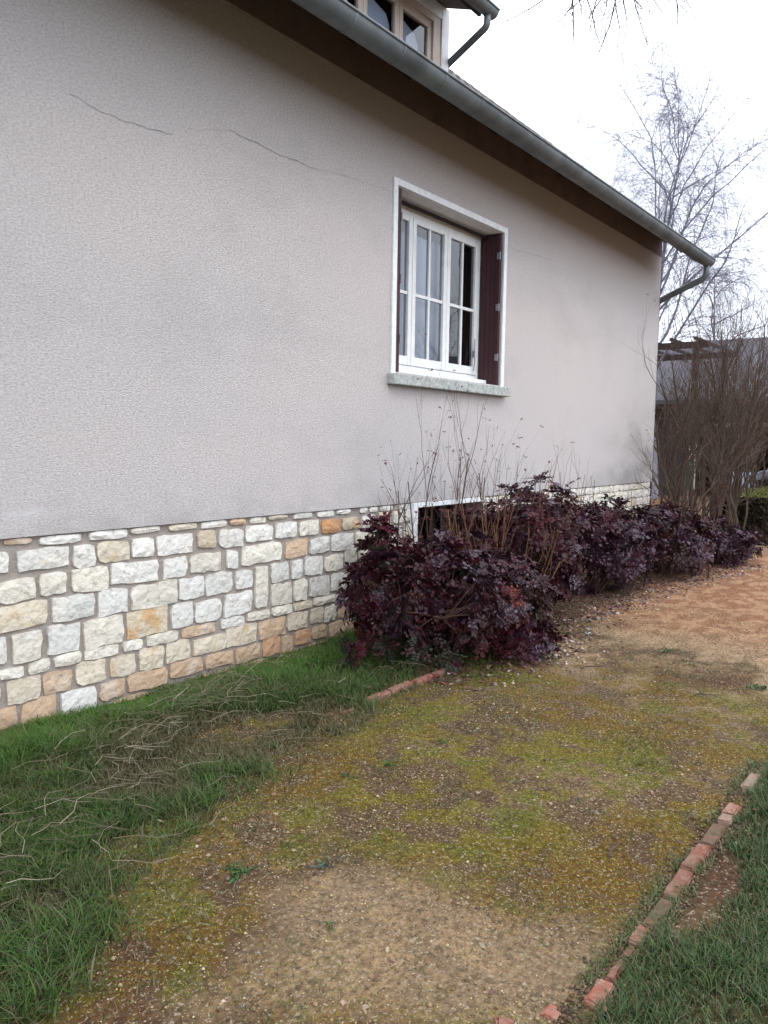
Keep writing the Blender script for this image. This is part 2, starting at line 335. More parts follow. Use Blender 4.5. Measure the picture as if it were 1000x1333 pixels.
STONES = [
  (2.062,2.22,0.893,0.925,'t'), (2.252,2.496,0.875,0.922,'w'), (2.537,2.781,0.875,0.925,'w'), (2.799,3.01,0.89,0.925,'c'), (3.064,3.282,0.885,0.925,'y'),
  (1.997,2.096,0.757,0.862,'w'), (2.13,2.423,0.755,0.865,'w'), (2.437,2.577,0.735,0.856,'w'), (2.588,2.794,0.746,0.861,'y'), (2.806,2.963,0.75,0.858,'w'),
  (2.983,3.248,0.742,0.864,'w'), (2.036,2.235,0.606,0.719,'c'), (2.246,2.406,0.614,0.728,'c'), (2.427,2.66,0.603,0.731,'c'), (2.667,2.992,0.612,0.735,'w'),
  (3.023,3.203,0.604,0.725,'g'), (1.969,2.296,0.465,0.595,'y'), (2.315,2.57,0.464,0.594,'g'), (2.584,2.779,0.451,0.595,'g'), (2.801,3.127,0.452,0.595,'c'),
  (3.137,3.335,0.46,0.591,'g'), (1.965,2.077,0.313,0.447,'g'), (2.094,2.26,0.291,0.445,'c'), (2.287,2.478,0.294,0.45,'g'), (2.498,2.748,0.287,0.445,'c'),
  (2.767,3.056,0.288,0.451,'o'), (3.08,3.249,0.297,0.444,'g'), (2.026,2.162,0.222,0.279,'c'), (2.18,2.302,0.22,0.288,'c'), (2.318,2.484,0.226,0.292,'c'),
  (2.496,2.718,0.224,0.287,'c'), (2.74,2.877,0.225,0.287,'c'), (2.9,3.135,0.223,0.289,'c'), (3.155,3.427,0.224,0.288,'t'), (1.959,2.036,0.125,0.21,'c'),
  (2.061,2.247,0.086,0.215,'y'), (2.258,2.423,0.092,0.207,'t'), (2.444,2.634,0.099,0.22,'y'), (2.652,2.829,0.091,0.208,'y'), (2.844,3.026,0.086,0.22,'y'),
  (3.042,3.225,0.097,0.221,'y'), (3.245,3.517,0.095,0.202,'y'), (1.945,2.121,-0.025,0.088,'t'), (2.134,2.337,-0.06,0.087,'t'), (2.353,2.574,-0.052,0.083,'g'),
  (2.589,2.755,-0.022,0.082,'t'), (2.77,3.048,-0.023,0.089,'t'), (3.065,3.321,-0.004,0.089,'t'), (2.017,2.122,-0.119,-0.053,'t'), (2.139,2.34,-0.146,-0.073,'t'),
  (2.354,2.468,-0.115,-0.051,'t'), (2.481,2.655,-0.122,-0.064,'t'), (2.67,2.916,-0.095,-0.035,'t'), (3.307,3.522,0.881,0.923,'w'), (3.542,3.687,0.885,0.925,'t'),
  (3.716,3.87,0.88,0.923,'c'), (3.887,4.081,0.896,0.925,'y'), (4.132,4.33,0.884,0.925,'w'), (4.38,4.572,0.88,0.925,'w'), (4.598,4.766,0.889,0.925,'w'),
  (4.872,4.976,0.881,0.925,'w'), (4.996,5.107,0.88,0.922,'w'), (5.128,5.308,0.881,0.922,'w'), (5.33,5.559,0.878,0.925,'w'), (3.284,3.432,0.756,0.87,'o'),
  (3.455,3.671,0.746,0.861,'w'), (3.685,3.938,0.759,0.868,'w'), (3.958,4.175,0.764,0.87,'g'), (4.194,4.404,0.762,0.865,'c'), (4.431,4.648,0.759,0.857,'O'),
  (4.666,4.869,0.768,0.859,'o'), (4.909,5.073,0.756,0.863,'w'), (5.115,5.279,0.757,0.873,'y'), (5.313,5.462,0.768,0.875,'w'), (5.481,5.572,0.777,0.877,'w'),
  (3.228,3.474,0.612,0.728,'c'), (3.514,3.623,0.606,0.728,'g'), (3.643,4.019,0.615,0.743,'c'), (4.051,4.284,0.613,0.737,'t'), (4.306,4.523,0.622,0.735,'g'),
  (4.541,4.807,0.613,0.739,'w'), (4.828,4.987,0.65,0.74,'c'), (5.01,5.267,0.644,0.731,'c'), (5.291,5.443,0.635,0.748,'w'), (5.466,5.576,0.637,0.754,'w'),
  (3.343,3.577,0.458,0.593,'g'), (3.597,3.752,0.459,0.582,'g'), (3.769,3.887,0.312,0.594,'c'), (3.917,4.091,0.465,0.597,'g'), (4.114,4.235,0.467,0.599,'g'),
  (4.252,4.453,0.466,0.603,'g'), (4.473,4.685,0.473,0.593,'c'), (4.709,4.851,0.489,0.616,'c'), (4.874,5.056,0.501,0.588,'c'), (5.079,5.302,0.51,0.606,'c'),
  (5.327,5.581,0.505,0.601,'c'), (3.259,3.479,0.3,0.43,'g'), (3.498,3.744,0.299,0.443,'g'), (3.918,4.127,0.304,0.451,'c'), (4.148,4.288,0.305,0.45,'c'),
  (4.309,4.531,0.306,0.448,'g'), (4.546,4.743,0.32,0.446,'g'), (4.762,4.941,0.335,0.451,'c'), (4.964,5.244,0.329,0.449,'c'), (5.267,5.586,0.345,0.46,'c'),
  (3.469,3.678,0.223,0.292,'w'), (3.694,3.91,0.234,0.293,'c'), (3.93,4.128,0.231,0.297,'c'), (4.147,4.341,0.235,0.293,'y'), (4.353,4.596,0.24,0.3,'c'),
  (4.617,4.829,0.229,0.299,'c'), (4.857,5.154,0.223,0.297,'c'), (5.184,5.591,0.216,0.293,'c'), (3.51,3.787,0.097,0.225,'y'), (3.804,4.064,0.092,0.22,'t'),
  (4.082,4.295,0.099,0.223,'y'), (4.322,4.466,0.111,0.227,'y'), (4.476,4.611,0.103,0.217,'c'), (4.632,4.86,0.101,0.202,'t'), (4.882,5.157,0.093,0.203,'c'),
  (5.187,5.595,0.081,0.197,'t'), (3.341,3.581,-0.01,0.083,'t'), (3.597,3.824,-0.025,0.08,'t'), (3.839,4.015,-0.031,0.095,'T'), (4.026,4.145,-0.041,0.077,'t'),
  (4.156,4.324,-0.015,0.09,'T'), (4.343,4.507,-0.003,0.086,'t'), (4.533,4.863,-0.032,0.083,'t'), (4.891,5.191,-0.049,0.062,'t'), (5.222,5.6,-0.067,0.05,'t'),
  (3.247,3.395,-0.085,-0.035,'t'), (3.414,3.631,-0.117,-0.035,'t'), (3.652,3.885,-0.111,-0.035,'t'), (3.907,4.113,-0.132,-0.053,'t'), (4.131,4.293,-0.126,-0.053,'t'),
  (4.31,4.509,-0.133,-0.035,'t'), (4.535,4.866,-0.157,-0.05,'t'), (4.894,5.607,-0.227,-0.112,'t'),
]

def stone_geo(mb, x0, x1, z0, z1, proud, seed):
    q = random.Random(seed); nx, nz = (6, 4) if x1-x0 > .17 else (5, 4)
    if z1-z0 < .06: nz = 3
    vs = []; fs = []; g = {}
    amp = min(.009, .07*min(x1-x0, z1-z0)); sk = q.uniform(-.04, .04)*(z1-z0)
    for i in range(nx):
        for j in range(nz):
            u = i/(nx-1); v = j/(nz-1)
            x = x0+(x1-x0)*u; z = z0+(z1-z0)*v
            # round the corners a little and jitter the outline
            cu = abs(2*u-1); cv = abs(2*v-1)
            if cu > .99 and cv > .99: x += (.5-u)*.009; z += (.5-v)*.009
            x += q.uniform(-1, 1)*amp*.8; z += q.uniform(-1, 1)*amp*.8 + sk*(2*u-1)
            z = min(z, .927)
            edge = cu > .99 or cv > .99
            y = -proud*(.62 if edge else 1) + (q.uniform(-.5, .5)*proud*.95 if not edge else q.uniform(-.25, .25)*proud)
            g[i, j] = len(vs); vs.append((x, y+.017, z))
    for i in range(nx-1):
        for j in range(nz-1):
            a, b, c, d = g[i, j], g[i+1, j], g[i+1, j+1], g[i, j+1]
            if q.random() < .5: fs += [(a, b, c), (a, c, d)]
            else: fs += [(a, b, d), (b, c, d)]
    ring = [g[i, 0] for i in range(nx)]+[g[nx-1, j] for j in range(1, nz)]+[g[i, nz-1] for i in range(nx-2, -1, -1)]+[g[0, j] for j in range(nz-2, 0, -1)]
    o = len(vs)
    cx, cz = (x0+x1)/2, (z0+z1)/2
    vs += [(cx+(vs[i][0]-cx)*1.01, .04, cz+(vs[i][2]-cz)*1.01 if vs[i][2] < .92 else vs[i][2]) for i in ring]
    k = len(ring)
    fs += [(ring[i], o+i, o+(i+1) % k, ring[(i+1) % k]) for i in range(k)]
    mb.add(vs, fs)
for i, (x0, x1, z0, z1, c) in enumerate(STONES):
    if z0 < -.3: continue
    x0 += .0045; x1 -= .0045; z0 += .002; z1 -= .001
    m = MB(); stone_geo(m, x0, x1, z0, z1, .008+.005*((i*7) % 5)/4, 100+i)
    m.build('stone', M['st_'+c], house)
# the courses the bushes half hide and those beyond the frame: same courses, laid on
def courses(x0, x1, zlo, zhi, seed, keep):
    q = random.Random(seed); z = zlo
    while z < zhi-.025:
        h = q.choice([.045, .09, .11, .12]); h = min(h, zhi-z)
        if zhi-z-h < .03: h = zhi-z
        x = x0+q.uniform(-.1, 0)
        while x < x1:
            l = q.uniform(.12, .3); 
            a, b = max(x, x0), min(x+l, x1)
            if b-a > .05: keep(a+.007, b-.007, z+.006, z+h-.006, q)
            x += l
        z += h
rest = {k: MB() for k in 'wcyt'}
def keeper(a, b, c, d, q):
    col = q.choice('wwcyc') if d > .4 else q.choice('ytct')
    if a > 7.2 and d > .62 and a < XC-.02:
        m = MB(); stone_geo(m, a, b, c, d, .012, q.random()); m.build('stone', M['st_'+col], house)
    else: stone_geo(rest[col], a, b, c, d, .012, q.random())
courses(-.6, 1.96, -.1, .925, 3, keeper)
courses(6.8, XC-.02, -.1, .925, 4, keeper)
courses(5.62, 6.72, -.1, .3, 5, keeper)
for k, mb in rest.items(): tag(mb.build('stone_courses', M['st_'+k], house), kind='stuff')

# crack across the plaster
CRACK = mat('crack_line', (.2, .185, .18), .95, .05, noise=(5, (.45, .42, .4), .1))
def crack(pts, wd, seed):
    m = MB()
    q = random.Random(seed); P = []
    for a, b in zip(pts, pts[1:]):
        n = max(2, int((b[0]-a[0])/.035))
        for k in range(n): P.append((a[0]+(b[0]-a[0])*k/n, a[1]+(b[1]-a[1])*k/n+q.uniform(-.007, .007)))
    vs = []; n = len(P)
    for i, (x, z) in enumerate(P):
        h = wd*(.35+.65*math.sin(math.pi*(i+.5)/n))*q.uniform(.5, 1.2); vs += [(x, -.0025, z-h), (x, -.0025, z+h)]
    m.add(vs, [(2*i, 2*i+2, 2*i+3, 2*i+1) for i in range(n-1)]); m.build('plaster_crack', CRACK, house)
crack([(2.46, 3.15), (2.64, 3.118), (2.9, 3.125), (3.14, 3.145)], .0036, 1)
crack([(3.2, 3.2), (3.54, 3.3), (3.8, 3.283), (4.24, 3.28), (4.73, 3.325), (5.2, 3.35)], .0026, 2)
crack([(7.1, 3.3), (7.6, 3.33), (8.1, 3.36)], .002, 3)

m = MB(); m.box(XL+.01, XC-.004, -.008, .0-.001, 4.035, 4.36); m.build('eave_shade_strip', mat('eave_shade_brown', (.2, .16, .155), .9, .1, noise=(3, (.13, .105, .1), .2)), house)  # added strip, no real board: eave shadow painted as brown along the wall top
# main window -------------------------------------------------------------
t_ = .055
win = MB(); win.box(WX0-t_, WX0, -.016, .002, WZ0-.02, WZ1); win.box(WX1, WX1+t_, -.016, .002, WZ0-.02, WZ1); win.box(WX0-t_, WX1+t_, -.016, .002, WZ1, WZ1+.05)
win.box(WX0+.002, WX1-.002, .0, .215, WZ1-.004, WZ1-.001)
window = win.build('window', M['white_old'], house)
s = MB(); s.box(WX0-.09, WX1+.09, -.075, .2, WZ0-.105, WZ0-.018)
so = s.build('sill', M['sill'], window, bevel=.008)
s = MB(); s.box(WX0+.045, WX1-.045, .12, .25, WZ0-.018, WZ0+.05); s.build('sill_board', M['white_old'], window, bevel=.004)
YW = .22
f = MB(); fx0, fx1, fz0, fz1 = 5.2, 6.956, WZ0+.052, 3.375
f.box(fx0, fx0+.05, YW, YW+.06, fz0, fz1); f.box(fx1-.05, fx1, YW, YW+.06, fz0, fz1)
f.box(fx0+.05, fx1-.05, YW, YW+.06, fz1-.045, fz1); f.box(fx0+.05, fx1-.05, YW, YW+.06, fz0, fz0+.045)
f.box(fx0, WX1, YW+.002, YW+.06, fz1, WZ1)
f.build('frame', M['white'], window, bevel=.003)
m = MB(); m.box(WX0+.04, fx1, YW-.07, YW-.045, WZ1-.045, WZ1-.02); m.build('rail', M['soffit'], window)
lw = (fx1-.05-(fx0+.05))/3
for k in range(3):
    a = fx0+.05+lw*k; b = a+lw; z0, z1 = fz0+.047, fz1-.047
    s = MB(); st = .055
    s.box(a+.003, a+st, YW-.012, YW+.04, z0, z1); s.box(b-st, b-.003, YW-.012, YW+.04, z0, z1)
    s.box(a+st, b-st, YW-.01, YW+.038, z1-.05, z1); s.box(a+st, b-st, YW-.01, YW+.038, z0, z0+.075)
    s.build('casement', M['white'], window, bevel=.004)
    mid = (a+b)/2; zb = z0+.47*(z1-z0)+.02
    s = MB(); s.box(mid-.013, mid+.013, YW-.004, YW+.026, z0+.075, z1-.05); s.build('glazing_bar', M['white'], window, bevel=.003)
    s = MB(); s.box(a+st, mid-.013, YW-.002, YW+.024, zb-.014, zb+.014); s.box(mid+.013, b-st, YW-.002, YW+.024, zb-.014, zb+.014)
    s.build('glazing_bar', M['white'], window, bevel=.003)
    for xa, xb in ((a+st-.004, mid-.01), (mid+.01, b-st+.004)):
        for za, zb2 in ((z0+.07, zb-.011), (zb+.011, z1-.046)):
            s = MB(); s.add([(xa, YW+.012, za), (xb, YW+.012, za), (xb, YW+.0125, zb2), (xa, YW+.0125, zb2)], [(0, 1, 2, 3)]); s.build('pane', M['glass'], window)
# net curtain behind the left and middle casements, brown drape at the right
def cloth(x0, x1, z0, z1, y, amp, fr, name, mt):
    s = MB(); n = 80; vs = []
    for i in range(n+1):
        x = x0+(x1-x0)*i/n; yy = y+amp*math.sin(i*fr)+amp*.5*math.sin(i*fr*.37+1); vs += [(x, yy, z0), (x, yy*.5+y*.5, z1)]
    s.add(vs, [(2*i, 2*i+2, 2*i+3, 2*i+1) for i in range(n)]); return s.build(name, mt, window, smooth=True)
cloth(5.22, 6.54, 2.05, 3.235, YW+.12, .012, .9, 'net_curtain', M['curtain'])
cloth(7.0, 7.3, 2.05, 3.3, YW+.2, .03, .8, 'drape', M['drape'])
# shutters folded back into the reveal
for k, (a, b) in enumerate(((WX0+.003, WX0+.085), (WX1-.037, WX1-.003))):
    s = MB(); s.box(a, b, .012, YW-.006, WZ0-.012, WZ1-.008)
    sh = s.build('shutter', M['shutter'], house, bevel=.003)
    s = MB(); 
    for j in (.055, .105, .155):
        xx = b+.0005 if k == 0 else a-.0015
        s.box(xx, xx+.001, j, j+.003, WZ0, WZ1-.02)
    s.build('board_joint', M['dark'], sh)
    for zz in (2.25, 2.72, 3.2):
        s = MB(); xx = (b-.001, b+.006) if k == 0 else (a-.006, a+.001)
        s.box(xx[0], xx[1], .014, .04, zz-.03, zz+.03); s.tube([(sum(xx)/2, .008, zz-.035), (sum(xx)/2, .008, zz+.035)], .007, 8)
        s.build('hinge', M['steel'], sh)
m = MB(); m.tube([(6.83, YW-.03, 2.12), (6.835, YW-.035, 2.2), (6.84, YW-.03, 2.42)], .006, 6); m.box(6.83, 6.85, YW-.03, YW-.01, 2.25, 2.31)
m.build('handle', M['steel'], window)

# cellar window
cw = MB(); q = .06
cw.box(BX0-q, BX0, -.022, .02, BZ0, .925); cw.box(BX1, BX1+q, -.022, .02, BZ0, .925); cw.box(BX0, BX1, -.022, .02, BZ1, .925)
cwo = cw.build('cellar_window', M['white_old'], house, bevel=.003)
m = MB(); m.box(BX0-.1, BX1+.1, -.05, .1, BZ0-.06, BZ0-.002); m.build('sill', M['sill'], cwo)
m = MB()
m.box(BX0, BX0+.04, .2, .24, BZ0, BZ1); m.box(BX1-.04, BX1, .2, .24, BZ0, BZ1); m.box(6.15, 6.19, .2, .24, BZ0, BZ1); m.box(BX0+.04, 6.15, .2, .24, BZ1-.04, BZ1); m.box(6.19, BX1-.04, .2, .24, BZ1-.04, BZ1)
m.build('frame', M['soffit'], cwo)
for a, b in ((BX0+.04, 6.15), (6.19, BX1-.04)):
    m = MB(); m.add([(a, .22, BZ0), (b, .22, BZ0), (b, .22, BZ1-.04), (a, .22, BZ1-.04)], [(0, 1, 2, 3)]); m.build('pane', M['glass'], cwo)

# roof: pitch .80, eave line out at y=-.6
PT = .83; EY, EZ = -.55, 4.0
def rz(y): return EZ+PT*(y-EY)
GX0, GX1 = XL-.15, 11.6
roof = MB()
yr = DEP/2
roof.add([(GX0, EY, EZ-.03), (GX1-.05, EY, EZ-.03), (GX1-.05, yr, rz(yr)-.03), (GX0, yr, rz(yr)-.03), (GX1-.05, DEP+.55, EZ-.03), (GX0, DEP+.55, EZ-.03)],
         [(0, 1, 2, 3), (3, 2, 4, 5)])
roof.add([(GX0, EY, EZ-.12), (GX1-.05, EY, EZ-.12), (GX1-.05, yr, rz(yr)-.12), (GX0, yr, rz(yr)-.12), (GX1-.05, DEP+.55, EZ-.12), (GX0, DEP+.55, EZ-.12)],
         [(3, 2, 1, 0), (5, 4, 2, 3)])
roof.add([(GX1-.05, EY, EZ-.12), (GX1-.05, EY, EZ-.03), (GX1-.05, yr, rz(yr)-.03), (GX1-.05, yr, rz(yr)-.12)], [(0, 1, 2, 3)])
roof.add([(GX0, EY, EZ-.12), (GX1-.05, EY, EZ-.12), (GX1-.05, EY, EZ-.03), (GX0, EY, EZ-.03)], [(0, 1, 2, 3)])
ro = roof.build('roof', M['soffit'], house)
# fascia, rafter feet and sloping boards under the eave
m = MB(); m.box(GX0, GX1-.06, EY-.022, EY-.002, 3.868, 3.975); m.build('fascia', M['soffit'], ro)
for k in range(26):
    x = XL+.2+k*.6
    m = MB(); m.add([(x, EY+.01, 3.86), (x+.07, EY+.01, 3.86), (x+.07, .05, 3.86+PT*(.05-EY)), (x, .05, 3.86+PT*(.05-EY)), (x, EY+.01, 3.89), (x+.07, EY+.01, 3.89), (x+.07, .05, 3.89+PT*(.05-EY)), (x, .05, 3.89+PT*(.05-EY))],
                    [(3,2,1,0),(0,1,5,4),(1,2,6,5),(3,0,4,7)]); m.build('rafter_foot', M['soffit'], ro)
# tiles: the two lowest rows singly (those that can be seen), the field above joined
def tile_geo(mb, x, y, q):
    d = .3; wd = .2; t = .022; lift = .018+q.uniform(-.004, .006); vs = []
    for yy, l in ((y, lift+t), (y+d, .012)):
        for xx, b in ((x+.003, .0), (x+wd*.33, .012), (x+wd*.66, .012), (x+wd-.003, 0)):
            vs.append((xx, yy, rz(yy)-.03+l+b))
    vs += [(x+.003, y, rz(y)-.03+lift-t*.2), (x+wd-.003, y, rz(y)-.03+lift-t*.2)]
    mb.add(vs, [(0, 1, 5, 4), (1, 2, 6, 5), (2, 3, 7, 6), (8, 9, 3, 2, 1, 0), (8, 0, 4), (9, 7, 3)])
q = random.Random(5)
proto_tile = MB(); tile_geo(proto_tile, 0, EY-.05, q); tme = proto_tile.mesh('tile', M['tile'])
for k in range(26):
    o = link('tile', tme, ro); o.location = (6.42+k*.2, 0, q.uniform(-.004, .006))
fld = MB()
r = 0; y = EY-.05
while y < yr-.2:
    for k in range(int((GX1-GX0)/.2)):
        x = GX0+k*.2
        if r == 0 and 6.4 < x+.01: continue
        if 3.95 < x < 6.55 and .3 < y < 1.7: continue
        tile_geo(fld, x+.02, y, q)
    y += .25; r += 1
tag(fld.build('tile_rows', M['tile'], ro), kind='stuff')

# half-round zinc gutter with joints, downpipe with swan neck to the gable
def gutter(x0, x1, yc, zc, rr, name, parent):
    m = MB(); n = 14; vs = []; fs = []
    for x in (x0, x1):
        for sgn, rad in ((0, rr), (1, rr-.006)):
            for i in range(n+1):
                a = math.pi+math.pi*i/n; vs.append((x, yc+rad*math.cos(a), zc+rad*math.sin(a)))
    A, B, C_, D_ = 0, n+1, 2*(n+1), 3*(n+1)
    for i in range(n):
        fs.append((A+i, C_+i, C_+i+1, A+i+1)); fs.append((B+i+1, D_+i+1, D_+i, B+i))
        fs.append((A+i, A+i+1, B+i+1, B+i)); 
    m.add(vs, fs)
    # closed ends
    for x in (x0+.001, x1-.001):
        e = [(x, yc+rr*math.cos(math.pi+math.pi*i/n), zc+rr*math.sin(math.pi+math.pi*i/n)) for i in range(n+1)]; m.add(e, [tuple(range(n+1))])
    m.tube([(x0, yc-rr-.002, zc+.002), (x1, yc-rr-.002, zc+.002)], .009, 8)
    return m.build(name, M['zinc'], parent, smooth=False)
GY, GZ, GR = -.625, 3.92, .088
g = gutter(GX0, 11.57, GY, GZ, GR, 'gutter', house)
for p in g.data.polygons: p.use_smooth = len(p.vertices) == 4
x = 3.87-.49*15
while x < 11.5:
    m = MB(); vs = []; n = 12
    for xx in (x-.011, x+.011):
        for i in range(n+1):
            a = math.pi+math.pi*i/n; vs.append((xx, GY+(GR+.003)*math.cos(a), GZ+(GR+.003)*math.sin(a)))
    m.add(vs, [(i, n+1+i, n+2+i, i+1) for i in range(n)]); m.build('gutter_bracket', M['zinc'], g); x += .49
def bent(mb, pts, rad, k=12):
    P = [Vector(p) for p in pts]; out = [P[0]]
    for a, b, c in zip(P, P[1:], P[2:]):
        ra = min(.07, (b-a).length*.45, (c-b).length*.45); s_, e_ = b+(a-b).normalized()*ra, b+(c-b).normalized()*ra
        for t in (0, .25, .5, .75, 1): out.append(s_*(1-t)**2+b*2*t*(1-t)+e_*t*t)
    out.append(P[-1]); mb.tube(out, rad, k)
m = MB(); bent(m, [(11.48, GY, GZ-GR+.01), (11.48, GY, 3.69), (11.60, .06, 3.44), (11.60, .06, .02)], .042)
dp = m.build('downpipe', M['zinc'], house, smooth=True)
for zz in (3.2, 1.9, .7):
    m = MB(); m.tube([(11.60, .06, zz-.015), (11.60, .06, zz+.015)], .046, 12); m.box(11.53, 11.57, .05, .07, zz-.01, zz+.01); m.build('pipe_clip', M['steel'], dp)

# dormer -------------------------------------------------------------------
DX0, DX1, DY, DZT = 3.9, 6.52, .35, 5.32
d0 = MB()
for xa, xb in ((DX0, DX0+.12), (DX1-.12, DX1)): d0.box(xa, xb, DY, DY+.1, 4.55, DZT)
d0.box(DX0+.12, DX1-.12, DY+.002, DY+.1, 5.2, DZT)
d0.box(DX0+.12, DX1-.12, DY+.002, DY+.1, 4.5, 4.74)
dorm = d0.build('dormer', M['white'], house, bevel=.003)
m = MB()
for xx in (DX0+.002, DX1-.022):
    m.add([(xx, DY+.1, rz(DY+.1)-.05), (xx+.02, DY+.1, rz(DY+.1)-.05), (xx+.02, DY+.1, DZT), (xx, DY+.1, DZT), (xx, 1.75, 5.82), (xx+.02, 1.75, 5.82)],
          [(0, 1, 2, 3), (0, 3, 4), (1, 5, 2), (0, 4, 5, 1)])
m.build('cheek', M['tile'], dorm)
m = MB()
for (xa, xb) in ((DX1-.24, DX1-.12), (DX0+.12, DX0+.2)): m.box(xa, xb, DY+.012, DY+.08, 4.74, 5.2)
m.box(DX0+.2, DX1-.24, DY+.012, DY+.08, 5.14, 5.2)
m.build('frame', M['beige'], dorm, bevel=.003)
x = DX1-.24
for k in range(4):
    a, b = x-.49+.0, x
    if a < DX0+.2: a = DX0+.2
    sm_ = MB(); sm_.box(a+.002, a+.055, DY+.03, DY+.07, 4.74, 5.14); sm_.box(b-.062, b-.002, DY+.03, DY+.07, 4.74, 5.14); sm_.box(a+.055, b-.062, DY+.03, DY+.07, 5.07, 5.14)
    cs = sm_.build('casement', M['beige'], dorm, bevel=.003)
    m = MB(); m.add([(a+.05, DY+.05, 4.74), (b-.05, DY+.05, 4.74), (b-.05, DY+.05, 5.08), (a+.05, DY+.05, 5.08)], [(0, 1, 2, 3)]); m.build('pane', M['glass'], cs)
    # net curtain, drawn aside at the right
    m = MB(); r_ = b-.13 if k % 2 == 0 else b-.06
    m.add([(a+.05, DY+.09, 4.74), (r_+.03, DY+.09, 4.74), (r_, DY+.09, 4.9), (r_-.05, DY+.09, 4.98), (a+.05, DY+.09, 5.05)], [(0, 1, 2, 3, 4)]); m.build('net_curtain', M['curtain'], cs)
    x -= .49
m = MB(); m.add([(DX0,DY+.1,4.5),(DX1-.02,DY+.1,4.5),(DX1-.02,1.3,4.5),(DX0,1.3,4.5),(DX0,DY+.1,DZT),(DX1-.02,DY+.1,DZT),(DX1-.02,1.3,DZT),(DX0,1.3,DZT)], [(0,1,2,3),(7,6,5,4),(3,2,6,7),(0,3,7,4),(2,1,5,6)])
m.build('room', M['dark'], dorm)
# its low-pitched roof, eave boards, gutter and swan-neck pipe
EX1 = DX1-.04; dy0, dz0 = -.02, 5.2
m = MB(); zb = dz0+.34*(2.0-dy0)
for (za, zc_) in ((0, .09),):
    m.add([(DX0-.22, dy0, dz0), (EX1, dy0, dz0), (EX1, 2.0, zb), (DX0-.22, 2.0, zb), (DX0-.22, dy0, dz0+.09), (EX1, dy0, dz0+.09), (EX1, 2.0, zb+.09), (DX0-.22, 2.0, zb+.09)],
          [(3,2,1,0),(4,5,6,7),(0,1,5,4),(1,2,6,5),(2,3,7,6),(3,0,4,7)])
dr = m.build('dormer_roof', M['tile'], dorm)
m = MB(); m.box(DX0-.2, EX1-.02, dy0+.004, dy0+.03, dz0-.05, dz0-.002); m.build('eave_board', M['soffit'], dorm)
dg = gutter(DX0-.25, EX1+.04, dy0-.075, dz0-.02, .065, 'dormer_gutter', dorm)
m = MB(); bent(m, [(EX1-.05, dy0-.075, dz0-.08), (EX1-.05, dy0-.075, dz0-.17), (DX1+.035, DY+.1, dz0-.36), (DX1+.035, DY+.12, rz(DY+.12)+.06)], .03, 10)
m.build('dormer_downpipe', M['zinc'], dorm, smooth=True)

# ------------------------------------------------------------------ ground
def g_height(x, y):
    x = np.asarray(x, float); y = np.asarray(y, float)
    h = (fbm(x*1.1, y*1.1, 3, 3)-.5)*.05 + (fbm(x*6, y*6, 5, 3)-.5)*.022
    near = sm(-3.2, -3.0, y)*sm(-.2, -1.2, y)
    h = h*(.55+.45*(1-near))
    h = h + .035*sm(-3.09, -3.2, y) - .045*sm(-.6, -.05, y) 
    far = sm(20, 14, x)
    return h*far
def g_masks(x, y):
    x = np.asarray(x, float); y = np.asarray(y, float)
    n1 = fbm(x*1.6, y*1.6, 21, 4); n2 = fbm(x*4.5, y*4.5, 31, 4); n3 = fbm(x*12, y*12, 41, 3); n4 = fbm(x*.9, y*.9, 51, 3)
    wob = (n1-.5)*.75+(n2-.5)*.4
    yb = np.interp(x, [0, 1, 1.65, 2.4, 3.2, 4.3, 5, 40], [-2.0, -1.8, -1.6, -1.33, -1.1, -1.12, -.8, -.6])
    grass = sm(-.22, .2, y-yb+wob*.95)*sm(5.1, 4.5, x+wob*.4)
    # dead patch with soil in the left grass
    dead = np.exp(-(((x-2.75)/.5)**2+((y+.98)/.2)**2))+.75*np.exp(-(((x-1.75)/.3)**2+((y+1.5)/.14)**2))
    grass = grass*(1-.92*sm(.3, .75, dead+(n2-.5)*.6))
    lawn = sm(-3.1, -3.2, y+wob*.12)*sm(5.6, 4.6, x+wob*.8)
    patch = np.exp(-(((x-2.6)/.33)**2+((y+3.2)/.09)**2)); lawn = lawn*(1-sm(.3, .6, patch+(n3-.5)*.4))
    lawn = np.maximum(lawn, sm(-5.5, -7.5, y+wob)*.9)
    band = sm(1.0, 1.6, x+wob*.9)*sm(5.6, 4.7, x+wob*1.2)
    moss = sm(.44, .58, n1*.3+n2*.3+n3*.5-.06+.08*band-.02)*band
    moss = np.maximum(moss, sm(.46, .6, n2)*sm(-2.35, -2.05, y+wob*.5)*sm(2.6, 2.0, x))
    strip = sm(2.5, 1.9, x+(y+2.7)*.5+wob*.9)*sm(-2.1, -2.4, y+wob*.5)*sm(1.15, 1.45, x+(y+2.3)*.6+wob*.4)*sm(-3.12, -3.02, y)
    moss = moss*(1-.8*strip)*(1-grass)*(1-lawn)*sm(-3.16, -3.08, y)
    sand = np.maximum(strip*.85, sm(.4, .52, fbm(x*1.3+5, y*2.2, 61, 4))*sm(3.9, 5.0, x+wob*.8)*sm(7.4, 6.2, x))
    sand = np.maximum(sand, sm(11.5, 12.5, x)*.8)
    red = sm(5.6, 6.9, x+wob*.8)*(1-sm(11.5, 12.5, x))
    return grass, lawn, moss, np.clip(sand, 0, 1), red, n1, n2, n3, n4
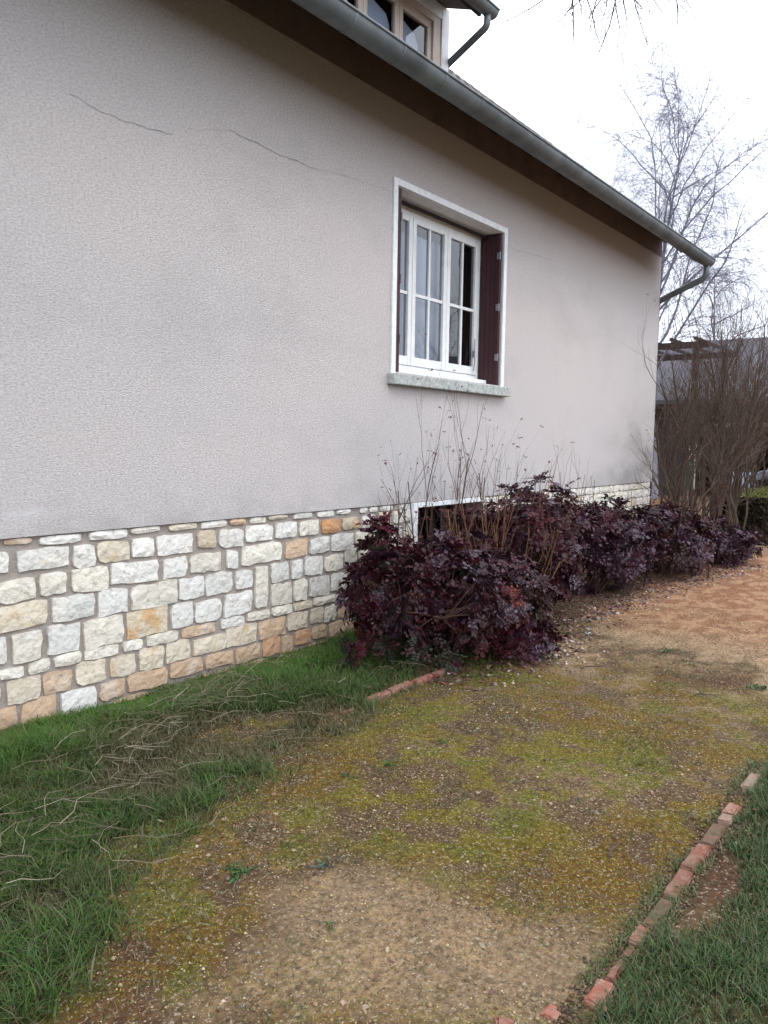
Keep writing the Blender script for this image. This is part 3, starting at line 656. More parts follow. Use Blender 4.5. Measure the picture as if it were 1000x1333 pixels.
def g_color(x, y):
    grass, lawn, moss, sand, red, n1, n2, n3, n4 = g_masks(x, y)
    def C(r, g, b): return np.array([r, g, b])[None, :]
    def mx(a, b, f): return a*(1-f[:, None]) + b*f[:, None]
    c = mx(C(.17, .115, .07)*np.ones((len(x), 3)), C(.38, .275, .18), sm(.42, .6, n2*.5+n3*.5))
    c = mx(c, C(.13, .065, .045), sm(.5, .62, n1*.6+n3*.4)*.85)
    c = mx(c, mx(C(.44, .34, .24)*np.ones_like(c), C(.58, .44, .31), sm(.4, .6, n3)), sand*.9)
    c = mx(c, mx(C(.42, .21, .13)*np.ones_like(c), C(.64, .41, .27), sm(.42, .6, n3)), red)
    mo = mx(C(.22, .195, .015)*np.ones_like(c), C(.22, .135, .025), sm(.42, .66, n4+(n3-.5)*.5))
    mo = mx(mo, C(.12, .17, .015), sm(.5, .66, n2)*.7)
    c = mx(c, mo, moss*.85)
    c = mx(c, C(.06, .05, .025), grass*.8); c = mx(c, C(.045, .055, .02), lawn*.8)
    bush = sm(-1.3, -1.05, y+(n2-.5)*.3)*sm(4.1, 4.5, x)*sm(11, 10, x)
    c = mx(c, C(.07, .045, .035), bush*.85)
    c = mx(c, C(.28, .14, .08), (sm(-.22, -.05, y)*sm(2.9, 3.3, x))*.7)
    return c*np.array([[.74, .67, .56]])
def ground_mat():
    m = mat('earth', (.2, .15, .1), .95, .12, tint=True); t = m.node_tree; n = t.nodes; l = t.links; b = n['Principled BSDF']
    geo = n.new('ShaderNodeNewGeometry'); vc = [q for q in n if q.type == 'VERTEX_COLOR'][0]
    def nz(s, d=5, r=.7):
        q = n.new('ShaderNodeTexNoise'); q.inputs['Scale'].default_value = s; q.inputs['Detail'].default_value = d; q.inputs['Roughness'].default_value = r
        l.new(geo.outputs['Position'], q.inputs['Vector']); return q.outputs['Fac']
    def mrr(v, a, c, lo, hi):
        q = n.new('ShaderNodeMapRange'); q.inputs['From Min'].default_value = a; q.inputs['From Max'].default_value = c; q.inputs['To Min'].default_value = lo; q.inputs['To Max'].default_value = hi
        l.new(v, q.inputs['Value']); return q.outputs['Result']
    def mix(f, a, c, mode='MIX'):
        q = n.new('ShaderNodeMix'); q.data_type = 'RGBA'; q.blend_type = mode; l.new(f, q.inputs['Factor']); l.new(a, q.inputs['A'])
        if isinstance(c, tuple): q.inputs['B'].default_value = (*c, 1)
        else: l.new(c, q.inputs['B'])
        return q.outputs['Result']
    c = mix(mrr(nz(38), .4, .62, 0, 1), vc.outputs['Color'], (.5, .48, .48), 'MULTIPLY')
    c = mix(mrr(nz(75, 3), .56, .66, 0, .7), c, (.42, .37, .28))
    c = mix(mrr(nz(60, 4), .36, .45, .7, 0), c, (.06, .05, .035))
    l.new(c, b.inputs['Base Color'])
    bp = n.new('ShaderNodeBump'); bp.inputs['Strength'].default_value = 1; bp.inputs['Distance'].default_value = .02; l.new(nz(55, 5), bp.inputs['Height']); l.new(bp.outputs[0], b.inputs['Normal'])
    return m
M['earth'] = ground_mat()
xs = np.concatenate([[-600, -200, -60, -20, -8, -4, -2, -1, -.3], np.arange(.2, 6, .02), np.arange(6, 14, .05), np.arange(14, 30, .5), [35, 50, 80, 150, 300, 700]])
ys = np.concatenate([[-600, -200, -60, -25, -12, -8, -6.5, -5.5, -5], np.arange(-4.6, .3, .02), np.arange(.3, 3, .3), [4, 6, 9, 14, 20, 40, 100, 300, 700]])
X, Y = np.meshgrid(xs, ys, indexing='ij'); nxg, nyg = X.shape
Z = g_height(X.ravel(), Y.ravel()); V = np.stack([X.ravel(), Y.ravel(), Z], 1)
I = np.arange(nxg*nyg).reshape(nxg, nyg); a = I[:-1, :-1].ravel(); b = I[1:, :-1].ravel(); c = I[1:, 1:].ravel(); d = I[:-1, 1:].ravel()
F = np.concatenate([np.stack([a, b, c], 1), np.stack([a, c, d], 1)])
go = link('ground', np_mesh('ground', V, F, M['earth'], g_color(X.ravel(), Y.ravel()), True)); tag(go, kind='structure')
def gz(x, y): return float(g_height(np.array([x]), np.array([y]))[0])

# ------------------------------------------------------------------ grass, moss, gravel
def blades(x, y, h, wd, lean, col, curl=.6, name='grass_blades', z=None, az=None):
    n = len(x); az = nr.uniform(0, 2*np.pi, n) if az is None else az
    ca, sa = np.cos(az), np.sin(az); z0 = (g_height(x, y) if z is None else z)-.004
    fa = az+np.pi/2+nr.normal(0, .6, n); wx, wy = np.cos(fa)*wd, np.sin(fa)*wd
    r1 = h*lean*.35; z1 = h*.55; r2 = h*lean; z2 = h*(1-.35*lean*curl)
    P = np.zeros((n, 5, 3))
    P[:, 0] = np.stack([x-wx, y-wy, z0], 1); P[:, 1] = np.stack([x+wx, y+wy, z0], 1)
    P[:, 2] = np.stack([x+ca*r1-wx*.7, y+sa*r1-wy*.7, z0+z1], 1); P[:, 3] = np.stack([x+ca*r1+wx*.7, y+sa*r1+wy*.7, z0+z1], 1)
    P[:, 4] = np.stack([x+ca*r2, y+sa*r2, z0+z2], 1)
    o = (np.arange(n)*5)[:, None]; F = np.concatenate([o+np.array([[0, 1, 3]]), o+np.array([[0, 3, 2]]), o+np.array([[2, 3, 4]])])
    return P.reshape(-1, 3), F, np.repeat(col, 5, 0)
def scatter(n, x0, x1, y0, y1, fn):
    x = nr.uniform(x0, x1, n); y = nr.uniform(y0, y1, n); p = fn(x, y); k = nr.random(n) < p; return x[k], y[k]
def gcol(n, kinds, wts):
    k = nr.choice(len(kinds), n, p=wts); c = np.array(kinds)[k]; return c*nr.uniform(.7, 1.3, (n, 1))*nr.uniform(.92, 1.08, (n, 3))
# long uncut grass along the wall
x, y = scatter(230000, .6, 5.0, -2.2, .0, lambda x, y: g_masks(x, y)[0]*(.25+.75*sm(.38, .55, fbm(x*5, y*5, 71, 3)))*np.where(x > 3.6, .75, 1))
n = len(x); hm = (.035+.035*sm(-1.4, -.6, y)+.05*fbm(x*3, y*3, 73, 2)+.02*sm(2.6, 1.4, x))*(1-.35*sm(-.35, -.1, y))
h = hm*nr.uniform(.5, 1.25, n)
near_wall = sm(-.9, -.25, y)
col = gcol(n, [(.08, .17, .02), (.06, .14, .025), (.13, .19, .03), (.14, .14, .07), (.22, .18, .1)], [.36, .28, .18, .1, .08])
col = col*(.5+.1*near_wall[:, None])*(1+near_wall[:, None]*np.array([[-.1, .2, -.35]]))
bl = sm(.46, .62, fbm(x*2.6, y*2.6, 85, 4))[:, None]*(1-.6*near_wall[:, None])*.75; col = col*(1-bl)+bl*gcol(n, [(.09, .065, .035), (.13, .1, .055), (.06, .06, .025)], [.4, .3, .3])
h = h*(1-.45*bl[:, 0])
P, Fc, Cc = blades(x, y, h, nr.uniform(.0009, .0023, n)*np.where(nr.random(n) < .12, 1.9, 1), nr.uniform(.3, 1.7, n), col)
tag(link('long_grass', np_mesh('long_grass', P, Fc, M['grass'], Cc)), 'long uncut green grass growing along the stone plinth', 'grass', kind='stuff')
# lawn at the right of the brick edging
x, y = scatter(170000, 1.2, 5.2, -4.4, -3.1, lambda x, y: g_masks(x, y)[1]*(.3+.7*sm(.36, .55, fbm(x*5, y*5, 75, 3))))
n = len(x); h = (.022+.028*fbm(x*4, y*4, 77, 2))*nr.uniform(.5, 1.4, n)
col = gcol(n, [(.04, .08, .02), (.03, .06, .02), (.07, .095, .025), (.11, .085, .05)], [.36, .28, .2, .16])
P, Fc, Cc = blades(x, y, h, nr.uniform(.001, .0022, n), nr.uniform(.3, 1.2, n), col)
tag(link('lawn', np_mesh('lawn', P, Fc, M['grass'], Cc)), 'short green lawn grass on the right of the brick edging', 'lawn', kind='stuff')
# moss and stray grass on the path
x, y = scatter(230000, 1.0, 6.5, -3.2, -.9, lambda x, y: g_masks(x, y)[2]*.95)
n = len(x); h = nr.uniform(.003, .011, n)
col = gcol(n, [(.24, .2, .008), (.18, .18, .008), (.22, .13, .014), (.1, .13, .01)], [.34, .28, .2, .18])
P, Fc, Cc = blades(x, y, h, nr.uniform(.0012, .003, n), nr.uniform(.3, 1.6, n), col)
tag(link('moss', np_mesh('moss', P, Fc, M['grass'], Cc)), 'yellow green moss cushions spread over the gravel path', 'moss', kind='stuff')
x, y = scatter(120000, .9, 7.0, -3.15, -.7, lambda x, y: (1-g_masks(x, y)[4])*.9*np.maximum(sm(.46, .62, fbm(x*6, y*6, 79, 3))*.5, sm(.38, .6, fbm(x*4, y*4, 80, 3))*np.exp(-np.maximum(0, np.interp(x, [0, 1, 1.65, 2.4, 3.2, 4.3, 5, 40], [-2.0, -1.8, -1.6, -1.33, -1.1, -1.12, -.8, -.6])-y)/.28))*(1-.75*g_masks(x, y)[3]))
n = len(x); h = nr.uniform(.008, .035, n)
col = gcol(n, [(.05, .085, .022), (.085, .085, .035), (.13, .1, .06), (.1, .07, .04)], [.36, .22, .24, .18])
P, Fc, Cc = blades(x, y, h, nr.uniform(.0008, .002, n), nr.uniform(.5, 2.0, n), col)
tag(link('sparse_grass', np_mesh('sparse_grass', P, Fc, M['grass'], Cc)), 'sparse short grass and dry wisps between the gravel of the path', 'grass', kind='stuff')
# pebbles
def pebbles(x, y, s, col, name, label, cat, lift=.25):
    n = len(x); base = np.array([(1, 0, 0), (0, 1, 0), (-1, 0, 0), (0, -1, 0), (0, 0, 1), (0, 0, -1.)])
    P = base[None]*s[:, None, None]*nr.uniform(.6, 1.3, (n, 6, 1)); P[:, :, 2] *= .6
    a = nr.uniform(0, 6.28, n); ca, sa = np.cos(a)[:, None], np.sin(a)[:, None]
    X_, Y_ = P[:, :, 0]*ca-P[:, :, 1]*sa, P[:, :, 0]*sa+P[:, :, 1]*ca
    z0 = g_height(x, y)+s*lift
    P = np.stack([X_+x[:, None], Y_+y[:, None], P[:, :, 2]+z0[:, None]], 2)
    f = np.array([(0, 1, 4), (1, 2, 4), (2, 3, 4), (3, 0, 4), (1, 0, 5), (2, 1, 5), (3, 2, 5), (0, 3, 5)])
    F = (np.arange(n)*6)[:, None, None]+f[None]
    o = link(name, np_mesh(name, P.reshape(-1, 3), F.reshape(-1, 3), M['pebble'], np.repeat(col, 6, 0))); tag(o, label, cat, kind='stuff'); return o
x, y = scatter(60000, .9, 7.5, -3.15, -.8, lambda x, y: (1-g_masks(x, y)[0])*(1-.8*g_masks(x, y)[2])*(.2+.8*sm(.4, .6, fbm(x*3, y*3, 81, 3))))
n = len(x); s_ = nr.uniform(.0018, .0048, n)*np.where(nr.random(n) < .04, 2.2, 1)
pebbles(x, y, s_, gcol(n, [(.34, .26, .14), (.4, .33, .22), (.24, .165, .09), (.14, .1, .06)], [.35, .14, .29, .22]), 'gravel', 'pale fine gravel worked into the earth of the path', 'gravel')
# debris under the bushes: stones and dead leaves
x, y = scatter(1500, 4.2, 10.5, -1.95, -.9, lambda x, y: np.exp(-((y+np.interp(x, [4.2, 5.3, 6, 8, 10.5], [1.5, 1.62, 1.3, 1.3, 1.7]))/.16)**2))
n = len(x); pebbles(x, y, nr.uniform(.006, .02, n), gcol(n, [(.45, .4, .35), (.26, .2, .18), (.4, .3, .24)], [.3, .4, .3]), 'rubble', 'small pale stones and crumbs of rubble along the foot of the bushes', 'rubble')
def leaves_flat(x, y, s, col, name, label, cat):
    n = len(x); a = nr.uniform(0, 6.28, n); z = g_height(x, y)+nr.uniform(.002, .02, n); w_ = s*nr.uniform(.4, .6, n)
    ca, sa = np.cos(a), np.sin(a); P = np.zeros((n, 4, 3)); t1 = nr.uniform(-.6, .9, (n, 4))*s[:, None]*.6
    for k, (u, v) in enumerate(((-1, 0), (0, -1), (1, 0), (0, 1))):
        P[:, k, 0] = x+ca*u*s-sa*v*w_; P[:, k, 1] = y+sa*u*s+ca*v*w_; P[:, k, 2] = np.maximum(z+t1[:, k], z*.0+g_height(x, y)+.001)
    o = (np.arange(n)*4)[:, None]; F = np.concatenate([o+np.array([[0, 1, 2]]), o+np.array([[0, 2, 3]])])
    ob = link(name, np_mesh(name, P.reshape(-1, 3), F, M['litter'], np.repeat(col, 4, 0))); tag(ob, label, cat, kind='stuff')
x, y = scatter(9000, 4.0, 10.6, -2.0, -.3, lambda x, y: np.exp(-((np.minimum(y, -1.1)+np.interp(x, [4.2, 5.3, 6, 8, 10.5], [1.25, 1.5, 1.2, 1.2, 1.5]))/.22)**2))
n = len(x); leaves_flat(x, y, nr.uniform(.008, .026, n), gcol(n, [(.09, .03, .035), (.14, .06, .04), (.22, .15, .12), (.05, .03, .03), (.3, .26, .25)], [.34, .25, .16, .2, .05]), 'leaf_litter', 'dead purple and brown leaves littering the earth below the bushes', 'leaf litter')
x, y = scatter(2600, 1.0, 7.0, -3.2, -.7, lambda x, y: sm(.5, .62, fbm(x*3, y*3, 91, 3)))
n = len(x); leaves_flat(x, y, nr.uniform(.005, .014, n), gcol(n, [(.2, .12, .07), (.12, .06, .045), (.26, .2, .13)], [.4, .35, .25]), 'scattered_leaves', 'small brown leaf scraps scattered over the path', 'leaf litter')
# dry straw lying over the left grass
m = MB(); q = random.Random(9)
for cx, cy, n_, sp, ln, el in ((2.9, -.5, 90, .22, .24, .6), (2.35, -.68, 120, .26, .22, .35), (1.55, -1.15, 110, .36, .24, .22), (1.3, -1.4, 60, .3, .24, .2), (3.4, -.35, 40, .2, .2, .6), (4.25, -.95, 90, .2, .18, .6), (2.75, -1.0, 60, .35, .14, .1), (3.3, -.9, 50, .5, .15, .2)):
    for i in range(int(n_*.6)):
        x, y = cx+q.gauss(0, sp), cy+q.gauss(0, sp*.45)
        if y > -.06: continue
        a = q.gauss(.3, 1.0) if q.random() < .6 else q.uniform(0, 6.28); l = ln*q.uniform(.5, 1.3); e = el*q.uniform(.2, 1.3); z = gz(x, y)+q.uniform(.0, .05); pts = []
        for k in range(5):
            t = k/4; a2 = a+q.uniform(-.3, .3)
            px_, py_ = x+math.cos(a2)*l*t, min(y+math.sin(a2)*l*t, -.02)
            pts.append((px_, py_, max(z+.03+math.sin(t*math.pi*.75)*l*e*.6-.02*t, gz(px_, py_)+.01)))
        c_ = q.choice([(.17, .135, .09), (.13, .1, .07), (.1, .075, .05), (.24, .2, .15)])
        m.tube(pts, [.0016, .0015, .0013, .001, .0005], 3, False, c_)
tag(m.build('dry_straw', M['grass']), 'pale dry straw stalks lying flattened over the left grass', 'straw', kind='stuff')
# twigs on the ground
def twig(pts, rad, label):
    m = MB(); m.tube(pts, rad, 5); k = Vector(pts[1]); m.tube([k, k+Vector((.05, .03, .012))], [.003, .0015], 4)
    o = m.build('fallen_twig', M['stem_grey']); tag(o, label, 'twig')
for (x, y), a, l, lab in (((2.66, -2.86), .2, .17, 'thin fallen twig lying on the moss left of the middle of the brick edging'), ((4.85, -1.82), -.5, .22, 'dark twig poking out of the leaf litter in front of the bushes'), ((4.75, -2.55), -.9, .16, 'short brown stick lying on the sandy part of the path')):
    pts = [(x+math.cos(a+.1*math.sin(k*2))*l*k/4, y+math.sin(a+.15*math.sin(k*2))*l*k/4, gz(x, y)+.012+.004*math.sin(k)) for k in range(5)]; twig(pts, [.005, .0045, .004, .003, .0015], lab)

# ------------------------------------------------------------------ brick edging
def brick_geo(l, wd, hgt, seed):
    q = random.Random(seed); bm = bmesh.new(); bmesh.ops.create_cube(bm, size=1)
    for v in bm.verts: v.co = Vector((v.co.x*l, v.co.y*wd, v.co.z*hgt))
    bmesh.ops.bevel(bm, geom=list(bm.edges), offset=.006, segments=2, affect='EDGES')
    bmesh.ops.subdivide_edges(bm, edges=[e for e in bm.edges if e.calc_length() > .05], cuts=3)
    for v in bm.verts: v.co += Vector([q.uniform(-.0035, .0035), q.uniform(-.0035, .0035), q.uniform(-.0025, .002)])
    me = bpy.data.meshes.new('brick'); bm.to_mesh(me); bm.free(); return me
def edging(name, label, pieces, y0, LOW=.024):
    r = empty(name, ((pieces[0][0]+pieces[-1][1])/2, y0, 0)); tag(r, label, 'brick edging')
    for i, (xa, xb, wd, dy, tilt, hz, mt, *lab) in enumerate(pieces):
        me = brick_geo(abs(xb-xa)-.008, wd, .1, 60+i); me.materials.append(M[mt]); me.transform(Matrix.Diagonal((1, .86, 1, 1))); o = link('brick', me, r)
        o.location = ((xa+xb)/2-r.location.x, dy, hz-.05-LOW); o.rotation_euler = (R(tilt), R(tilt*.4), R(tilt*.5+dy*30))
        if lab: o['label'] = lab[0]
edging('brick_edging', 'row of worn red bricks set on edge between the path and the right lawn', [
    (1.79, 1.855, .05, .075, 6, .03, 'brick'),
    (1.885, 2.005, .055, .0, 5, .047, 'brick'), (2.01, 2.12, .03, -.003, -3, .044, 'brick'), (2.125, 2.2, .032, .0, 2, .044, 'brick_moss'), (2.205, 2.31, .045, .006, 4, .045, 'brick'), (2.32, 2.5, .05, -.006, -4, .042, 'brick_moss'),
    (2.515, 2.715, .06, 0., 2, .045, 'brick'), (2.725, 2.93, .06, .0, -3, .046, 'brick'), (2.94, 3.145, .058, .003, 2, .042, 'brick_moss'), (3.155, 3.24, .056, 0., 3, .046, 'brick_pale', 'pale whitish broken brick'), (3.245, 3.36, .056, 0.0, -2, .043, 'brick'),
    (3.545, 3.735, .056, .004, 2, .045, 'brick_pale', 'pale whitish worn brick with moss')], -3.105)
edging('sunken_brick_edging', 'short sunken row of bright red bricks at the edge of the left grass', [
    (3.12, 3.2, .05, .03, 4, .036, 'brick_moss'), (3.22, 3.33, .03, -.01, 4, .036, 'brick'), (3.455, 3.66, .055, .0, 3, .05, 'brick'), (3.67, 3.88, .05, .004, -3, .05, 'brick'), (3.89, 4.1, .045, -.004, 3, .048, 'brick'), (4.11, 4.3, .04, 0, 2, .046, 'brick')], -1.172)
x, y = 1.70, -2.965
me = brick_geo(.07, .05, .05, 5); me.materials.append(M['brick']); o = link('brick_fragment', me); o.location = (x, y, -.012); o.rotation_euler = (.2, .2, .6)
tag(o, 'small orange red brick fragment pressed into grass below the lower end of the edging', 'brick fragment')

x = nr.uniform(1.75, 3.9, 2600); y = -3.105+nr.choice([-1, 1], 2600)*(.022+np.abs(nr.normal(0, .02, 2600)))
pebbles(x, y, nr.uniform(.003, .009, 2600), gcol(2600, [(.12, .08, .05), (.2, .14, .09), (.08, .06, .04)], [.4, .3, .3]), 'soil_crumbs', 'dark crumbs of soil heaped against the bricks of the right edging', 'soil', .5)
x = nr.uniform(1.75, 3.95, 3800); y = -3.1+nr.choice([-1, 1], 3800, p=[.6, .4])*(.02+np.abs(nr.normal(0, .025, 3800))); n = len(x)
k = fbm(x*5, y*2, 95, 3) > .47; x, y = x[k], y[k]; n = len(x)
P, Fc, Cc = blades(x, y, nr.uniform(.015, .05, n), nr.uniform(.0008, .002, n), nr.uniform(.5, 1.8, n), gcol(n, [(.045, .09, .02), (.08, .1, .03), (.13, .1, .06)], [.5, .25, .25]))
tag(link('edge_grass', np_mesh('edge_grass', P, Fc, M['grass'], Cc)), 'short grass growing between and over the bricks of the right edging', 'grass', kind='stuff')
# ------------------------------------------------------------------ weeds
def weed(name, x, y, r, n, col, label):
    m = MB(); q = random.Random(int(x*1000)); z = gz(x, y); x0_, y0_ = x, y
    n = int(n*1.5)
    for i in range(n):
        a = i*2.4+q.uniform(-1.2, 1.2); l = r*.7*q.uniform(.3, 1.1)*(.4+.5*i/n); e = (1-i/n)*1.0+q.uniform(.0, .5); wd = l*q.uniform(.2, .38); d = Vector((math.cos(a), math.sin(a), 0)); s_ = Vector((-d.y, d.x, 0)); b0 = Vector((x+q.gauss(0, r*.28), y+q.gauss(0, r*.28), z))
        c_ = tuple(k*q.uniform(.4, .95) for k in col); P = []
        for t, ww in ((0, .15), (.35, .8), (.7, 1), (1, .05)):
            ctr = b0+d*l*t*math.cos(e*.9)+Vector((0, 0, l*(math.sin(e)*t-.3*t*t)+.006)); P += [ctr-s_*wd*ww*.5, ctr+Vector((0, 0, -.002)), ctr+s_*wd*ww*.5]
        m.add(P, [(3*k+j, 3*k+j+1, 3*k+j+4, 3*k+j+3) for k in range(3) for j in range(2)], c_)
    o = m.build(name, M['grass']); tag(o, label, 'weed', 'small weeds on the path')
for x, y, r, n, c, lab in ((2.823, -1.781, .05, 22, (.06, .16, .04), 'small bright green weed in moss at the middle of the path'),
    (1.787, -1.932, .075, 40, (.06, .13, .04), 'largest fresh green weed on the gravel of the lower left path'),
    (3.207, -1.817, .045, 16, (.05, .14, .04), 'small green weed tuft farther up the mossy path below the bushes'),
    (1.995, -2.118, .07, 26, (.12, .16, .12), 'grey green weed rosette on gravel right of the largest weed'),
    (5.669, -2.088, .09, 22, (.05, .13, .04), 'green weed on the sandy bare part of the path near the bushes'),
    (5.166, -2.80, .11, 34, (.05, .13, .04), 'green weed at the right edge of the picture on the sandy path'),
    (2.62, -1.72, .05, 20, (.09, .14, .08), 'dull green weed tuft beside the small bright green weed'),
    (1.75, -2.35, .04, 14, (.07, .15, .04), 'tiny green weed on bare pale gravel')):
    weed('weed', x, y, r, n, c, lab)

# ------------------------------------------------------------------ shrubs with pinnate purple leaves
def sprig_mesh(seed, nl, mats):
    """a stem tip with a rosette of compound leaves, each of stiff pointed leaflets"""
    q = random.Random(seed); m = MB(); fm = []
    for i in range(nl):
        az = i*2.4+q.uniform(-.35, .35); el = q.uniform(.05, 1.05); L_ = q.uniform(.08, .14)
        d = Vector((math.cos(az)*math.cos(el), math.sin(az)*math.cos(el), math.sin(el))); side = d.cross(Vector((0, 0, 1))).normalized(); nrm = side.cross(d).normalized()
        mi = q.choice([0, 0, 0, 1])
        npair = q.choice([3, 4, 4])
        spine = lambda t: d*L_*t + Vector((0, 0, -.035*t*t))
        f0 = len(m.f); m.tube([spine(0), spine(.5), spine(1)], [.0016, .0013, .0008], 3, False)
        for k in range(npair*2+1):
            if k == npair*2: base = spine(1); ld = (d*.9+Vector((0, 0, -.3))).normalized(); ls = side
            else:
                t = .3+.68*(k//2)/npair; s = 1 if k % 2 else -1; base = spine(t); ld = (side*s+d*.45+nrm*q.uniform(-.15, .35)).normalized(); ls = d
            ll = q.uniform(.028, .044); ww = ll*q.uniform(.26, .34); ln = ld.cross(ls).normalized()
            if ln.z < 0: ln = -ln
            wv = ld.cross(ln).normalized(); droop = Vector((0, 0, -q.uniform(0, .012)))
            p0 = base; p1 = base+ld*ll*.35+ln*.002; p2 = base+ld*ll*.7+droop*.5; p3 = base+ld*ll+droop
            cup = ln*ll*q.uniform(.03, .16)
            m.add([p0, p1+wv*ww+cup, p1-wv*ww+cup, p1, p2+wv*ww*.85+cup*.8, p2-wv*ww*.85+cup*.8, p2, p3],
                  [(0, 3, 1), (0, 2, 3), (1, 3, 6, 4), (3, 2, 5, 6), (4, 6, 7), (6, 5, 7)])
        fm += [mi]*(len(m.f)-f0)
    me = m.mesh('leaf_sprig', None); 
    for mt in mats: me.materials.append(mt)
    for p, k in zip(me.polygons, fm): p.material_index = k
    return me
SPR = {}
for name, mats in {'purple': (0, 4), 'wine': (1, 0), 'plum': (4, 0), 'green': (2, 0), 'rust': (3, 1)}.items():
    SPR[name] = [sprig_mesh(10*i+hash_, 7+i % 3, (LEAF[mats[0]], LEAF[mats[1]])) for i, hash_ in ((k, len(name)) for k in range(4))]
def bush(lab, centre, rad, n, mix_, seed, cut=None, stems=26, group='purple leaved evergreen bushes along the plinth', low=.0):
    """leafy shrub: an uneven mound of sprigs round real stems"""
    q = random.Random(seed); c = Vector(centre); nsh = 0; root = empty('purple_leaved_bush', (c.x, c.y, 0)); tag(root, lab, 'bush', group)
    blobs = [(Vector((0, 0, 0)), 1.)]+[(Vector((q.uniform(-.6, .6), q.uniform(-.55, .55), q.uniform(-.1, .5))), q.uniform(.45, .7)) for _ in range(6)]
    sp = []; tries = 0
    while len(sp) < n and tries < n*40:
        tries += 1
        b_, br = q.choice(blobs); v = Vector((q.gauss(0, 1), q.gauss(0, 1), q.gauss(0, 1)+.25)).normalized()
        dep = 1-abs(q.gauss(0, .2)); dep += .35*q.random()**3 if v.z > .1 else 0; p = b_+v*br*dep
        P = Vector((c.x+p.x*rad[0], c.y+p.y*rad[1], c.z+p.z*rad[2]))
        if P.z < low+.04 or P.y > -.06: continue
        if cut and cut(P): continue
        sp.append((P, v))
    st = MB()
    for k in range(stems):
        P, v = sp[q.randrange(len(sp))]; b0 = Vector((c.x+q.uniform(-.3, .3)*rad[0], c.y+q.uniform(-.25, .25)*rad[1], 0)); mid = b0.lerp(P, .5)+Vector((q.uniform(-.06, .06), q.uniform(-.06, .06), .1))
        st.tube([b0-root.location, mid-root.location, P-root.location], [.008, .006, .003], 5, False)
    for k in range(0, len(sp)):
        P, v = sp[k]; st.tube([P-root.location-v*.24-Vector((0, 0, .14)), P-root.location-v*.1-Vector((0, 0, .05)), P-root.location], [.0045, .0035, .0022], 4, False)
    tag(st.build('stems', M['stem'], root), kind='stuff')
    names = [a for a, b in mix_]; wts = [b for a, b in mix_]
    far = MB()
    for k, (P, v) in enumerate(sp):
        nm = q.choices(names, wts)[0]
        if (P-c).length < 0: continue
        u = P.z/(c.z+rad[2]); 
        if P.z < .25 and P.x < 4.35 and q.random() < .55: nm = 'green'
        me = q.choice(SPR[nm]); o = bpy.data.objects.new('leaf_sprig', me); COL.objects.link(o); o.parent = root; o.location = P-root.location
        d = (v+Vector((0, 0, .55))).normalized(); qt = Vector((0, 0, 1)).rotation_difference(d); o.rotation_mode = 'QUATERNION'
        from_ = Matrix.Rotation(q.uniform(0, 6.28), 3, 'Z').to_quaternion(); o.rotation_quaternion = qt @ from_; s = q.uniform(.7, 1.35); o.scale = (s, s, s)
    return root
bush('nearest and widest purple leaved bush, spreading onto the grass before the stone plinth', (4.54, -.92, .3), (.76, .5, .45), 300, [('purple', 4), ('wine', 3.4), ('plum', 1.1), ('rust', .7), ('green', .6)], 1, cut=lambda P: (P.x > 4.95 and P.z > .8-.7*(P.x-4.95)) or P.z > .3+(P.x-3.9)*.95)
bush('tallest dark purple bush, in front of the right side of the cellar window', (6.12, -.84, .5), (.68, .54, .58), 300, [('purple', 7), ('wine', 2.5), ('plum', .8)], 2)
bush('narrow dark bush before the middle of the cellar window, left of the tallest bush', (5.72, -.62, .48), (.3, .32, .42), 130, [('purple', 6), ('wine', 3), ('plum', .6)], 9)
bush('plum coloured bush with lilac sheen right behind the tall dark one', (7.6, -.75, .42), (.85, .52, .4), 240, [('plum', 4), ('purple', 3), ('wine', 1.5)], 3)
bush('farthest purple bush near the house corner at the foot of the bare shrub', (9.5, -.95, .32), (1.05, .5, .38), 170, [('plum', 3), ('purple', 4)], 4)
def small_bush(lab, centre, rad, n, mix_, seed): return bush(lab, centre, rad, n, mix_, seed, stems=8)
small_bush('low purple sprouts trailing onto the path in front of the nearest bush', (4.9, -1.42, .05), (.28, .12, .09), 18, [('plum', 2), ('purple', 2), ('wine', 2)], 5)
small_bush('sparse upright leafy sprout against the stones left of the nearest bush', (4.75, -.3, .62), (.14, .1, .26), 12, [('purple', 2), ('wine', 2)], 6)
small_bush('lowest scruffy purple growth at the end of the row beside the sandy path', (10.6, -1.35, .18), (.6, .25, .2), 80, [('plum', 2), ('purple', 3), ('green', 1)], 7)

# bare twiggy shrubs -------------------------------------------------------
def grow(mb, p, d, l, r, q, lvl, spread=.5, upb=.15, kids=(3, 5), ratio=.62, seg=4, wig=.12, k=5, droop=0., tips=None):
    pts = [Vector(p)]; rr = [r]; dd = Vector(d).normalized()
    for i in range(seg):
        dd = (dd+Vector((q.gauss(0, wig), q.gauss(0, wig), q.gauss(0, wig)+upb*.3-droop*(i+1)/seg))).normalized(); pts.append(pts[-1]+dd*l/seg); rr.append(r*(1-.62*(i+1)/seg))
    mb.tube(pts, rr, k if lvl > 1 else 3, False)
    if lvl == 0:
        if tips is not None: tips.append((pts[-1], dd))
        return
    for j in range(q.randint(*kids)):
        t = q.uniform(.3, 1.); i = min(seg-1, int(t*seg)); b = pts[i].lerp(pts[i+1], t*seg-i); ax = (pts[i+1]-pts[i]).normalized()
        o = ax.orthogonal().normalized(); o.rotate(Matrix.Rotation(q.uniform(0, 6.28), 3, ax).to_quaternion())
        nd = (ax*math.cos(spread)+o*math.sin(spread)+Vector((0, 0, upb))).normalized()
        grow(mb, b, nd, l*ratio*q.uniform(.7, 1.2), rr[i]*.55, q, lvl-1, spread, upb, kids, ratio, seg, wig, k, droop, tips)
